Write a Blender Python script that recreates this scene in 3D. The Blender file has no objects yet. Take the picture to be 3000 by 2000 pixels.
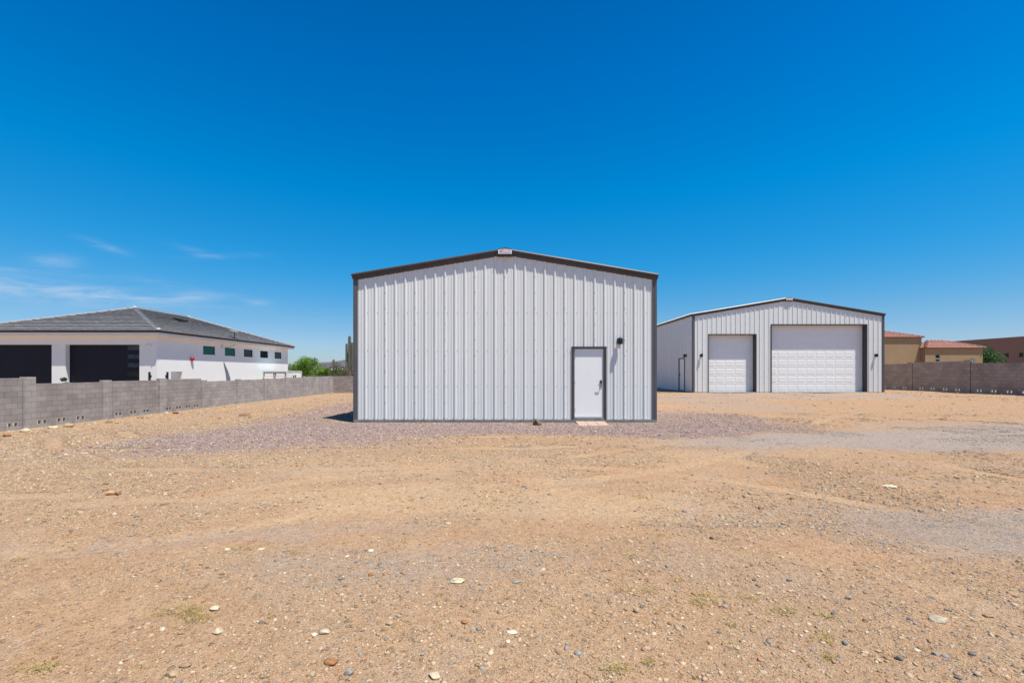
import bpy, bmesh, math, random
import numpy as np
from mathutils import Vector

random.seed(7)
rng = np.random.default_rng(11)
scene = bpy.context.scene
COL = scene.collection
F = 1333.333            # focal length in photo pixels (16 mm on 36 mm, 3000 px wide)
HX, HY = 1500.0, 1090.0 # vanishing point of the view axis in photo pixels
EYE = 1.5
SUN = Vector((1.25, -1.0, 4.27)).normalized()

# ------------------------------------------------------------------ helpers
def tag(o, label=None, cat=None, group=None, kind=None):
    if label: o['label'] = label
    if cat: o['category'] = cat
    if group: o['group'] = group
    if kind: o['kind'] = kind
    return o

def empty(name, loc, label, cat, group=None):
    o = bpy.data.objects.new(name, None)
    o.empty_display_size = 0.3
    o.location = loc
    COL.objects.link(o)
    o['origin'] = [float(v) for v in loc]
    return tag(o, label, cat, group)

def origin_of(o):
    while o is not None:
        if 'origin' in o.keys():
            return Vector(o['origin'])
        o = o.parent
    return Vector((0, 0, 0))

class MB:
    """collects polygons in world space, builds ONE mesh object"""
    def __init__(s):
        s.v = []; s.f = []; s.m = []
    def poly(s, pts, m=0):
        b = len(s.v)
        s.v += [tuple(p) for p in pts]
        s.f.append(tuple(range(b, b + len(pts)))); s.m.append(m)
    def box(s, x0, x1, y0, y1, z0, z1, m=0, fn=None):
        c = [(x0,y0,z0),(x1,y0,z0),(x1,y1,z0),(x0,y1,z0),(x0,y0,z1),(x1,y0,z1),(x1,y1,z1),(x0,y1,z1)]
        if fn: c = [fn(*p) for p in c]
        b = len(s.v); s.v += [tuple(p) for p in c]
        for q in ((0,3,2,1),(4,5,6,7),(0,1,5,4),(1,2,6,5),(2,3,7,6),(3,0,4,7)):
            s.f.append(tuple(b+i for i in q)); s.m.append(m)
    def extrude(s, prof, p0, p1, m=0, fn0=None, fn1=None, caps=True, closed=True):
        """prof list of points (a,b); fn maps (a,b)->world at both ends"""
        A = [fn0(a, b) for a, b in prof]; B = [fn1(a, b) for a, b in prof]
        n = len(prof); b0 = len(s.v)
        s.v += [tuple(p) for p in A] + [tuple(p) for p in B]
        for i in range(n if closed else n-1):
            j = (i+1) % n
            s.f.append((b0+i, b0+j, b0+n+j, b0+n+i)); s.m.append(m)
        if caps and closed:
            s.f.append(tuple(b0+i for i in reversed(range(n)))); s.m.append(m)
            s.f.append(tuple(b0+n+i for i in range(n))); s.m.append(m)
    def tube(s, pts, rad, n=10, m=0, caps=True, ribs=None):
        pts = [Vector(p) for p in pts]
        if not hasattr(rad, '__len__'): rad = [rad]*len(pts)
        b0 = len(s.v); up = Vector((0.0, 1.0, 0.02))
        for k, p in enumerate(pts):
            t = (pts[min(k+1, len(pts)-1)] - pts[max(k-1, 0)]).normalized()
            a = t.cross(up)
            if a.length < 1e-4: a = t.cross(Vector((1,0,0)))
            a.normalize(); c = t.cross(a).normalized()
            for i in range(n):
                r = rad[k]*(1.0 if ribs is None or i % 2 == 0 else ribs)
                an = 2*math.pi*i/n
                s.v.append(tuple(p + a*math.cos(an)*r + c*math.sin(an)*r))
        for k in range(len(pts)-1):
            for i in range(n):
                j = (i+1) % n
                s.f.append((b0+k*n+i, b0+k*n+j, b0+(k+1)*n+j, b0+(k+1)*n+i)); s.m.append(m)
        if caps:
            s.f.append(tuple(b0+i for i in reversed(range(n)))); s.m.append(m)
            e = b0+(len(pts)-1)*n
            s.f.append(tuple(e+i for i in range(n))); s.m.append(m)
    def build(s, name, mats, parent=None, smooth=False, fix=True):
        me = bpy.data.meshes.new(name)
        o3 = origin_of(parent) if parent else Vector((0,0,0))
        me.from_pydata([(x-o3.x, y-o3.y, z-o3.z) for x, y, z in s.v], [], s.f)
        if not isinstance(mats, (list, tuple)): mats = [mats]
        for m in mats: me.materials.append(m)
        if len(mats) > 1:
            me.polygons.foreach_set('material_index', s.m)
        if fix:
            bm = bmesh.new(); bm.from_mesh(me)
            bmesh.ops.remove_doubles(bm, verts=bm.verts, dist=1e-5)
            bmesh.ops.recalc_face_normals(bm, faces=bm.faces)
            bm.to_mesh(me); bm.free()
        if smooth:
            me.polygons.foreach_set('use_smooth', [True]*len(me.polygons))
        me.update()
        o = bpy.data.objects.new(name, me)
        COL.objects.link(o)
        if parent: o.parent = parent
        return o

def np_mesh(name, verts, faces_flat, nper, mat, parent=None, col=None, smooth=False):
    """verts (N,3), faces_flat (M,nper) -> object (fast path)"""
    me = bpy.data.meshes.new(name)
    nf = len(faces_flat)
    me.vertices.add(len(verts)); me.vertices.foreach_set('co', np.asarray(verts, np.float32).ravel())
    me.loops.add(nf*nper); me.loops.foreach_set('vertex_index', np.asarray(faces_flat, np.int32).ravel())
    me.polygons.add(nf); me.polygons.foreach_set('loop_start', np.arange(0, nf*nper, nper, dtype=np.int32))
    me.polygons.foreach_set('loop_total', np.full(nf, nper, np.int32))
    if smooth: me.polygons.foreach_set('use_smooth', np.ones(nf, bool))
    me.update(calc_edges=True)
    if col is not None:
        a = me.attributes.new('Col', 'FLOAT_COLOR', 'POINT')
        c = np.ones((len(verts), 4), np.float32); c[:, :3] = col
        a.data.foreach_set('color', c.ravel())
    me.materials.append(mat)
    o = bpy.data.objects.new(name, me); COL.objects.link(o)
    if parent: o.parent = parent
    return o

# ---- numpy value noise
def _h(ix, iy, seed):
    n = (ix.astype(np.int64)*374761393 + iy.astype(np.int64)*668265263 + seed*1442695041) & 0xffffffff
    n = ((n ^ (n >> 13))*1274126177) & 0xffffffff
    n = (n ^ (n >> 16)) & 0xffff
    return n/65535.0
def vnoise(x, y, seed=0):
    ix = np.floor(x); iy = np.floor(y); fx = x-ix; fy = y-iy
    fx = fx*fx*(3-2*fx); fy = fy*fy*(3-2*fy)
    a = _h(ix, iy, seed); b = _h(ix+1, iy, seed); c = _h(ix, iy+1, seed); d = _h(ix+1, iy+1, seed)
    return (a+(b-a)*fx)*(1-fy) + (c+(d-c)*fx)*fy
def fbm(x, y, seed=0, octv=4):
    s = 0; a = 0.5; t = 0
    for o in range(octv):
        s = s + a*vnoise(x*2**o + 17.3*o, y*2**o - 9.1*o, seed+o); t += a; a *= 0.5
    return s/t
def sstep(a, b, x):
    t = np.clip((x-a)/(b-a), 0, 1); return t*t*(3-2*t)

# faint vehicle tracks across the lot (centre lines in metres); each is a pair of wheel ruts
TRACKS = [[(30, 17.5), (20, 18.2), (12, 17.0), (7.0, 12.5), (2.5, 8.0), (-2.5, 6.3), (-8.5, 6.6), (-14, 9)],
          [(30, 21.5), (22, 21.0), (14, 21.5), (9, 18.0), (6.8, 13.0), (6.2, 8.0), (7.0, 3.5), (8.5, -1)],
          [(-9, 3.2), (-4.0, 4.6), (-1.2, 6.2), (1.2, 6.4), (3.2, 5.0), (3.8, 3.0), (3.2, 1.0)],
          [(30, 14.0), (18, 13.2), (10.5, 11.6), (4.0, 10.4), (-3.0, 9.6), (-9.0, 10.6), (-13, 14)]]
def _smooth(p):
    p = np.array(p, float); out = []
    q = np.vstack([2*p[0]-p[1], p, 2*p[-1]-p[-2]])
    for i in range(1, len(q)-2):
        for t in np.linspace(0, 1, 5, endpoint=False):
            out.append(0.5*((2*q[i]) + (-q[i-1]+q[i+1])*t + (2*q[i-1]-5*q[i]+4*q[i+1]-q[i+2])*t*t + (-q[i-1]+3*q[i]-3*q[i+1]+q[i+2])*t**3))
    out.append(p[-1]); return np.array(out)
TRK = [_smooth(t) for t in TRACKS]
def track(x, y):
    x = np.asarray(x, float); y = np.asarray(y, float); r = np.zeros_like(x)
    m = (x > -18) & (x < 32) & (y > -2) & (y < 26)
    if not m.any(): return r
    xm, ym = x[m], y[m]; best = np.zeros_like(xm)
    wob = 0.10*(fbm(xm*1.3, ym*1.3, 55, 3)-0.5)
    for P_ in TRK:
        d = np.full_like(xm, 1e9)
        for (ax, ay), (bx, by) in zip(P_[:-1], P_[1:]):
            ux, uy = bx-ax, by-ay; L2 = ux*ux+uy*uy
            t = np.clip(((xm-ax)*ux+(ym-ay)*uy)/L2, 0, 1)
            d = np.minimum(d, (xm-ax-t*ux)**2+(ym-ay-t*uy)**2)
        q = np.abs(np.sqrt(d)+wob-0.78)
        best = np.maximum(best, 1-sstep(0.08, 0.21, q))
    r[m] = best*sstep(0.36, 0.56, fbm(xm*0.5+9, ym*0.5, 61, 3))
    return r
def ground_h(x, y):
    x = np.asarray(x, float); y = np.asarray(y, float)
    left = -0.55*sstep(5.0, 16.0, -x)
    right = 0.19*sstep(3.0, 12.0, x)*sstep(13.0, 27.0, y)
    far = 0.0
    base = left + right + far
    amp = 1.0 - sstep(60, 140, np.hypot(x, y))
    near_shed = 1.0 - 0.85*(sstep(12.2, 13.2, y)*(1-sstep(26, 27, y))*sstep(-6.2, -5.2, x)*(1-sstep(4.9, 5.9, x)))
    bumps = 0.09*(fbm(x*0.35, y*0.35, 5, 3)-0.5) + 0.03*(fbm(x*1.7, y*1.7, 9, 3)-0.5)
    near_wall = sstep(17.9, 16.2, -x) if False else 1-sstep(15.8, 17.2, -x)*(1-sstep(18.0, 19.5, -x))
    base = base - 0.035*sstep(11.8, 13.6, y)*(1-sstep(26, 27, y))*sstep(-6.2, -5.0, x)*(1-sstep(4.7, 5.9, x))
    return base + bumps*amp*near_shed*(0.35+0.65*near_wall) - 0.016*track(x, y)*near_shed

def gh(x, y): return float(ground_h(np.array([x]), np.array([y]))[0])

def at_ground(px, py):
    """photo pixel -> the point of the ground seen there"""
    z = 0.0
    for _ in range(12):
        Y = F*(EYE-z)/(py-HY); X = (px-HX)/F*Y; z = gh(X, Y)
    return X, Y, z

# ------------------------------------------------------------------ node helpers
class NT:
    def __init__(s, tree): s.t = tree; s.n = tree.nodes; s.l = tree.links
    def new(s, kind, **kw):
        n = s.n.new(kind)
        for k, v in kw.items(): setattr(n, k, v)
        return n
    def put(s, sock, v):
        if hasattr(v, 'is_output'): s.l.new(v, sock)
        else: sock.default_value = v
    def math(s, op, a, b=0.0, c=None, clamp=False):
        n = s.new('ShaderNodeMath', operation=op, use_clamp=clamp)
        s.put(n.inputs[0], a); s.put(n.inputs[1], b)
        if c is not None: s.put(n.inputs[2], c)
        return n.outputs[0]
    def noise(s, vec, scale, detail=4, rough=0.55, dist=0.0):
        n = s.new('ShaderNodeTexNoise'); s.l.new(vec, n.inputs['Vector'])
        n.inputs['Scale'].default_value = scale; n.inputs['Detail'].default_value = detail
        n.inputs['Roughness'].default_value = rough; n.inputs['Distortion'].default_value = dist
        return n.outputs['Fac']
    def ramp(s, fac, stops, interp='LINEAR'):
        n = s.new('ShaderNodeValToRGB'); n.color_ramp.interpolation = interp
        e = n.color_ramp.elements
        while len(e) > 1: e.remove(e[-1])
        e[0].position = stops[0][0]; e[0].color = (*stops[0][1], 1) if len(stops[0][1]) == 3 else stops[0][1]
        for p, c in stops[1:]:
            k = e.new(p); k.color = (*c, 1)
        s.l.new(fac, n.inputs['Fac']); return n.outputs['Color']
    def mix(s, fac, a, b, mode='MIX'):
        n = s.new('ShaderNodeMix', data_type='RGBA', blend_type=mode)
        s.put(n.inputs[0], fac)
        s.put(n.inputs[6], (*a, 1) if isinstance(a, tuple) and len(a) == 3 else a)
        s.put(n.inputs[7], (*b, 1) if isinstance(b, tuple) and len(b) == 3 else b)
        return n.outputs[2]
    def maprange(s, v, a, b, c=0.0, d=1.0):
        n = s.new('ShaderNodeMapRange'); s.put(n.inputs[0], v)
        n.inputs[1].default_value = a; n.inputs[2].default_value = b
        n.inputs[3].default_value = c; n.inputs[4].default_value = d
        return n.outputs[0]
    def attr(s, name):
        return s.new('ShaderNodeAttribute', attribute_name=name)

def new_mat(name):
    m = bpy.data.materials.new(name); m.use_nodes = True
    nt = NT(m.node_tree)
    p = m.node_tree.nodes['Principled BSDF']
    return m, nt, p

def mat_simple(name, col, rough=0.6, var=0.08, scale=3.0, bump=0.0, bscale=60.0, spec=0.4, metallic=0.0, streak=False):
    m, nt, p = new_mat(name)
    tc = nt.new('ShaderNodeTexCoord').outputs['Object']
    if streak:
        mp = nt.new('ShaderNodeMapping'); nt.l.new(tc, mp.inputs['Vector'])
        mp.inputs['Scale'].default_value = (1.0, 1.0, 0.12); vec = mp.outputs['Vector']
    else: vec = tc
    f = nt.noise(vec, scale, 5, 0.6)
    lo = tuple(max(0, c*(1-var)) for c in col); hi = tuple(min(1, c*(1+var)) for c in col)
    nt.l.new(nt.ramp(f, [(0.3, lo), (0.7, hi)]), p.inputs['Base Color'])
    p.inputs['Roughness'].default_value = rough
    p.inputs['Specular IOR Level'].default_value = spec
    p.inputs['Metallic'].default_value = metallic
    if bump > 0:
        b = nt.new('ShaderNodeBump'); b.inputs['Strength'].default_value = bump; b.inputs['Distance'].default_value = 0.01
        nt.l.new(nt.noise(tc, bscale, 4, 0.6), b.inputs['Height']); nt.l.new(b.outputs[0], p.inputs['Normal'])
    return m

M = {}
M['panel'] = mat_simple('painted_white_metal', (0.715, 0.715, 0.69), 0.42, 0.035, 2.0, streak=True)
M['roofmetal'] = mat_simple('pale_roof_metal', (0.66, 0.67, 0.68), 0.4, 0.04, 2.0)
M['trim'] = mat_simple('charcoal_trim', (0.060, 0.052, 0.050), 0.42, 0.12, 3.0)
M['trim_grey'] = mat_simple('grey_trim', (0.10, 0.094, 0.098), 0.45, 0.1, 3.0)
M['frame_grey'] = mat_simple('grey_frame', (0.24, 0.23, 0.235), 0.45, 0.08, 3.0)
M['door'] = mat_simple('white_door_paint', (0.84, 0.84, 0.805), 0.45, 0.02, 1.5)
M['garage'] = mat_simple('white_garage_door', (0.83, 0.81, 0.785), 0.5, 0.02, 1.5)
M['screw'] = mat_simple('screw_head', (0.45, 0.45, 0.47), 0.35, 0.1, 9.0, metallic=0.4)
M['steel'] = mat_simple('satin_steel', (0.36, 0.33, 0.30), 0.35, 0.1, 9.0, metallic=0.6)
M['black'] = mat_simple('black_metal', (0.012, 0.013, 0.013), 0.4, 0.15, 9.0)
M['concrete'] = mat_simple('slab_concrete', (0.22, 0.20, 0.18), 0.9, 0.25, 5.0, 0.5, 60)
M['paver'] = mat_simple('pink_paver', (0.39, 0.285, 0.225), 0.9, 0.08, 7.0, 0.4, 90)
M['stucco_white'] = mat_simple('white_stucco', (0.80, 0.80, 0.775), 0.85, 0.02, 1.3, 0.35, 35)
M['stucco_tan'] = mat_simple('tan_stucco', (0.335, 0.228, 0.128), 0.9, 0.06, 1.3, 0.4, 35)
M['stucco_brown'] = mat_simple('brown_stucco', (0.25, 0.155, 0.118), 0.9, 0.05, 1.3, 0.4, 35)
M['fascia'] = mat_simple('white_fascia', (0.76, 0.76, 0.75), 0.6, 0.02, 2.0)
M['gutter'] = mat_simple('black_gutter', (0.010, 0.009, 0.011), 0.5, 0.1, 2.0)
M['tile_grey'] = mat_simple('grey_roof_tile', (0.33, 0.325, 0.335), 0.8, 0.25, 2.2, 0.3, 20)
M['cap_grey'] = mat_simple('grey_ridge_tile', (0.25, 0.245, 0.255), 0.8, 0.2, 5.0, 0.3, 20)
M['mortar_white'] = mat_simple('white_ridge_mortar', (0.52, 0.51, 0.50), 0.8, 0.1, 5.0)
M['tile_red'] = mat_simple('red_roof_tile', (0.315, 0.15, 0.118), 0.85, 0.28, 5.0, 0.3, 20)
M['garage_dark'] = mat_simple('dark_garage_door', (0.008, 0.010, 0.020), 0.6, 0.1, 1.0, spec=0.25)
M['glass_teal'] = mat_simple('teal_glass', (0.0, 0.105, 0.080), 0.10, 0.05, 1.0, spec=0.22)
M['glass_dark'] = mat_simple('dark_glass', (0.010, 0.020, 0.019), 0.10, 0.5, 3.0, spec=0.25)
M['glass_slate'] = mat_simple('slate_glass', (0.03, 0.05, 0.062), 0.35, 0.5, 2.5, spec=0.3)
M['red'] = mat_simple('red_bell_paint', (0.42, 0.012, 0.018), 0.35, 0.05, 9.0)
M['sign_white'] = mat_simple('sign_white', (0.85, 0.84, 0.86), 0.4, 0.02, 9.0)
M['sign_red'] = mat_simple('sign_red', (0.55, 0.01, 0.03), 0.4, 0.02, 9.0)
M['sign_grey'] = mat_simple('sign_grey', (0.13, 0.15, 0.16), 0.4, 0.02, 9.0)
M['container'] = mat_simple('pale_container_paint', (0.66, 0.68, 0.64), 0.5, 0.06, 3.0)
M['dish'] = mat_simple('dish_grey', (0.17, 0.17, 0.175), 0.5, 0.05, 3.0)
M['shadow_grey'] = mat_simple('wall_shadow_grey', (0.16, 0.17, 0.21), 0.8, 0.08, 3.0)  # shadow tone put into the colour of the thin shape on the white house
M['bark'] = mat_simple('bark', (0.11, 0.085, 0.06), 0.9, 0.35, 9.0, 0.6, 40)
M['bark_green'] = mat_simple('green_bark', (0.13, 0.15, 0.07), 0.9, 0.3, 9.0, 0.5, 40)
M['wood'] = mat_simple('weathered_orange_wood', (0.50, 0.28, 0.14), 0.85, 0.2, 12.0, 0.4, 60)
M['hill'] = mat_simple('far_hill_rock', (0.105, 0.088, 0.118), 0.95, 0.25, 0.004)
M['far_tan'] = mat_simple('far_tan_wall', (0.33, 0.25, 0.19), 0.9, 0.1, 1.0)

def mat_attr(name, rough=0.9, gain=0.25, scale=40, spec=0.25, translucent=0.0):
    m, nt, p = new_mat(name)
    a = nt.attr('Col').outputs['Color']
    tc = nt.new('ShaderNodeTexCoord').outputs['Object']
    f = nt.maprange(nt.noise(tc, scale, 4, 0.65), 0.25, 0.75, 1-gain, 1+gain)
    c = nt.mix(1.0, a, (0.5, 0.5, 0.5), 'MULTIPLY')
    n = c.node; nt.l.new(nt.new('ShaderNodeCombineColor').outputs[0], n.inputs[7])
    cc = n.inputs[7].links[0].from_node
    for i in range(3): nt.l.new(f, cc.inputs[i])
    nt.l.new(c, p.inputs['Base Color'])
    p.inputs['Roughness'].default_value = rough; p.inputs['Specular IOR Level'].default_value = spec
    if translucent > 0:
        tr = nt.new('ShaderNodeBsdfTranslucent'); nt.l.new(c, tr.inputs['Color'])
        mx = nt.new('ShaderNodeMixShader'); mx.inputs[0].default_value = translucent
        nt.l.new(p.outputs[0], mx.inputs[1]); nt.l.new(tr.outputs[0], mx.inputs[2])
        out = [x for x in m.node_tree.nodes if x.type == 'OUTPUT_MATERIAL'][0]
        nt.l.new(mx.outputs[0], out.inputs['Surface'])
    return m
M['pebble'] = mat_attr('pebble_stone', 0.9, 0.22, 30)
M['leaf'] = mat_attr('small_leaves', 0.7, 0.15, 8, 0.3, 0.3)
M['grass'] = mat_attr('dry_grass', 0.8, 0.15, 8, 0.2, 0.25)
M['rock'] = mat_attr('field_rock', 0.9, 0.35, 26)
M['cactus'] = mat_attr('cactus_skin', 0.75, 0.25, 6)

def mat_block(name, base, mortar, dark_line=0.55):
    """concrete block wall: local X along the wall, Z up"""
    m, nt, p = new_mat(name)
    tc = nt.new('ShaderNodeTexCoord').outputs['Object']
    sp = nt.new('ShaderNodeSeparateXYZ'); nt.l.new(tc, sp.inputs[0])
    cb = nt.new('ShaderNodeCombineXYZ'); nt.l.new(sp.outputs[0], cb.inputs[0]); nt.l.new(sp.outputs[2], cb.inputs[1])
    br = nt.new('ShaderNodeTexBrick'); nt.l.new(cb.outputs[0], br.inputs['Vector'])
    br.offset = 0.5; br.squash = 1.0
    br.inputs['Scale'].default_value = 1.0
    br.inputs['Brick Width'].default_value = 0.406; br.inputs['Row Height'].default_value = 0.203
    br.inputs['Mortar Size'].default_value = 0.007; br.inputs['Mortar Smooth'].default_value = 0.3
    br.inputs['Bias'].default_value = -0.15
    br.inputs['Color1'].default_value = (*[c*1.06 for c in base], 1)
    br.inputs['Color2'].default_value = (*[c*0.85 for c in base], 1)
    br.inputs['Mortar'].default_value = (*mortar, 1)
    f = nt.maprange(nt.noise(tc, 1.1, 3, 0.6), 0.3, 0.7, 0.82, 1.14)
    f2 = nt.maprange(nt.noise(tc, 45, 4, 0.7), 0.25, 0.75, 0.84, 1.16)
    ff = nt.math('MULTIPLY', f, f2)
    cc = nt.new('ShaderNodeCombineColor')
    for i in range(3): nt.l.new(ff, cc.inputs[i])
    c = nt.mix(1.0, br.outputs['Color'], cc.outputs[0], 'MULTIPLY')
    nt.l.new(c, p.inputs['Base Color']); p.inputs['Roughness'].default_value = 0.95
    p.inputs['Specular IOR Level'].default_value = 0.2
    b = nt.new('ShaderNodeBump'); b.inputs['Strength'].default_value = 0.7; b.inputs['Distance'].default_value = 0.008
    h = nt.math('SUBTRACT', nt.math('MULTIPLY', nt.noise(tc, 70, 3, 0.7), 0.4), br.outputs['Fac'])
    nt.l.new(h, b.inputs['Height']); nt.l.new(b.outputs[0], p.inputs['Normal'])
    return m
M['block'] = mat_block('grey_block', (0.335, 0.300, 0.278), (0.20, 0.18, 0.165))
M['block_light'] = mat_block('light_grey_block', (0.385, 0.352, 0.328), (0.24, 0.215, 0.20))
M['block_brown'] = mat_block('brown_grey_block', (0.315, 0.265, 0.24), (0.20, 0.17, 0.155))
M['block_face'] = mat_simple('block_face', (0.36, 0.33, 0.305), 0.95, 0.15, 8, 0.4, 70)
M['joint'] = mat_simple('control_joint', (0.06, 0.055, 0.05), 0.95, 0.1, 8)

# ------------------------------------------------------------------ world, sun, camera
world = bpy.data.worlds.new('World'); scene.world = world; world.use_nodes = True
wt = NT(world.node_tree)
bg = world.node_tree.nodes['Background']
sky = wt.new('ShaderNodeTexSky', sky_type='NISHITA')
sky.sun_disc = False
sky.sun_elevation = math.asin(SUN.z)
sky.sun_rotation = math.atan2(SUN.x, SUN.y)
sky.altitude = 600; sky.air_density = 1.0; sky.dust_density = 0.35; sky.ozone_density = 2.5
hs = wt.new('ShaderNodeHueSaturation'); hs.inputs['Saturation'].default_value = 1.35; hs.inputs['Value'].default_value = 1.0
wt.l.new(sky.outputs[0], hs.inputs['Color'])
# thin cirrus, low in the sky to the left: bands placed by compass bearing and elevation
tcw = wt.new('ShaderNodeTexCoord').outputs['Generated']
sx = wt.new('ShaderNodeSeparateXYZ'); wt.l.new(tcw, sx.inputs[0])
az = wt.math('ARCTAN2', sx.outputs[0], sx.outputs[1])
el = wt.math('ARCSINE', sx.outputs[2])
def gaussian(px0, py0, rx, ry, tilt, amp):
    a0 = math.atan2(px0-HX, F); e0 = math.atan2(HY-py0, math.hypot(F, px0-HX))
    da = wt.math('SUBTRACT', az, a0); de = wt.math('SUBTRACT', wt.math('SUBTRACT', el, e0), wt.math('MULTIPLY', da, tilt))
    q = wt.math('ADD', wt.math('POWER', wt.math('DIVIDE', wt.math('ABSOLUTE', da), rx), 2.0), wt.math('POWER', wt.math('DIVIDE', wt.math('ABSOLUTE', de), ry), 2.0))
    return wt.math('MULTIPLY', wt.math('POWER', 2.718, wt.math('MULTIPLY', q, -1.0)), amp)
tot = None
for g in ((90, 848, 0.16, 0.018, -0.03, 1.0), (330, 868, 0.13, 0.008, 0.0, 0.8), (560, 868, 0.055, 0.007, 0.10, 0.9), (165, 764, 0.025, 0.010, 0.1, 0.9),
          (60, 790, 0.08, 0.004, 0.03, 0.5), (310, 722, 0.03, 0.006, -0.2, 0.5), (660, 750, 0.06, 0.005, 0.15, 0.38), (570, 735, 0.03, 0.006, -0.1, 0.3),
          (755, 886, 0.026, 0.008, -0.1, 0.6), (500, 835, 0.05, 0.006, -0.1, 0.35), (930, 938, 0.02, 0.004, 0.0, 0.2)):
    q = gaussian(*g); tot = q if tot is None else wt.math('ADD', tot, q)
cv = wt.new('ShaderNodeCombineXYZ'); wt.l.new(wt.math('MULTIPLY', az, 9.0), cv.inputs[0])
wt.l.new(wt.math('ADD', wt.math('MULTIPLY', el, 55.0), wt.math('MULTIPLY', az, -3.0)), cv.inputs[1])
# deep dry-desert sky: the physical sky, tinted by elevation (polarised, very low haze)
K = 1.46
sky_tint = wt.ramp(wt.maprange(el, 0.0, 1.5708), [(0.0, (0.60*K*.5, 0.76*K*.5, 1.12*K*.5)), (0.02, (0.74*K*.5, 0.86*K*.5, 1.14*K*.5)), (0.041, (0.82*K*.5, 0.93*K*.5, 1.165*K*.5)), (0.070, (0.75*K*.5, 1.02*K*.5, 1.18*K*.5)),
   (0.139, (0.30*K*.5, 1.27*K*.5, 1.41*K*.5)), (0.229, (0.0, 1.50*K*.5, 1.64*K*.5)), (0.36, (0.0, 1.31*K*.5, 1.63*K*.5)), (0.43, (0.0, 1.19*K*.5, 1.48*K*.5)), (0.58, (0.10*K*.5, 0.60*K*.5, 0.74*K*.5)), (1.0, (0.16*K*.5, 0.48*K*.5, 0.58*K*.5))])
st2 = wt.mix(1.0, hs.outputs[0], sky_tint, 'MULTIPLY')
st2 = wt.mix(1.0, st2, (2.0, 2.0, 2.0), 'MULTIPLY')
nz = wt.maprange(wt.noise(cv.outputs[0], 1.6, 7, 0.62, 0.6), 0.34, 0.68, 0.0, 1.0)
cl = wt.math('MULTIPLY', wt.math('MULTIPLY', tot, nz, clamp=True), 0.34)
lum = wt.mix(cl, st2, (11.4, 11.8, 12.6))
wt.l.new(lum, bg.inputs['Color']); bg.inputs['Strength'].default_value = 0.05

sun_d = bpy.data.lights.new('sun', 'SUN'); sun_d.energy = 5.0; sun_d.angle = math.radians(0.53); sun_d.color = (1.0, 0.962, 0.865)
sun_o = bpy.data.objects.new('sun', sun_d); COL.objects.link(sun_o)
sun_o.rotation_euler = (-SUN).to_track_quat('-Z', 'Y').to_euler()
sun_o.location = (20, -20, 60)

cam_d = bpy.data.cameras.new('camera'); cam = bpy.data.objects.new('camera', cam_d); COL.objects.link(cam)
cam_d.sensor_fit = 'HORIZONTAL'; cam_d.sensor_width = 36.0; cam_d.lens = 16.0
cam_d.shift_y = (HY-1000.0)/3000.0; cam_d.clip_start = 0.05; cam_d.clip_end = 12000
cam.location = (0, 0, EYE); cam.rotation_euler = (math.radians(90), 0, 0)
scene.camera = cam
scene.view_settings.view_transform = 'Standard'; scene.view_settings.look = 'None'
scene.view_settings.exposure = 0.45; scene.view_settings.gamma = 1.0

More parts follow.
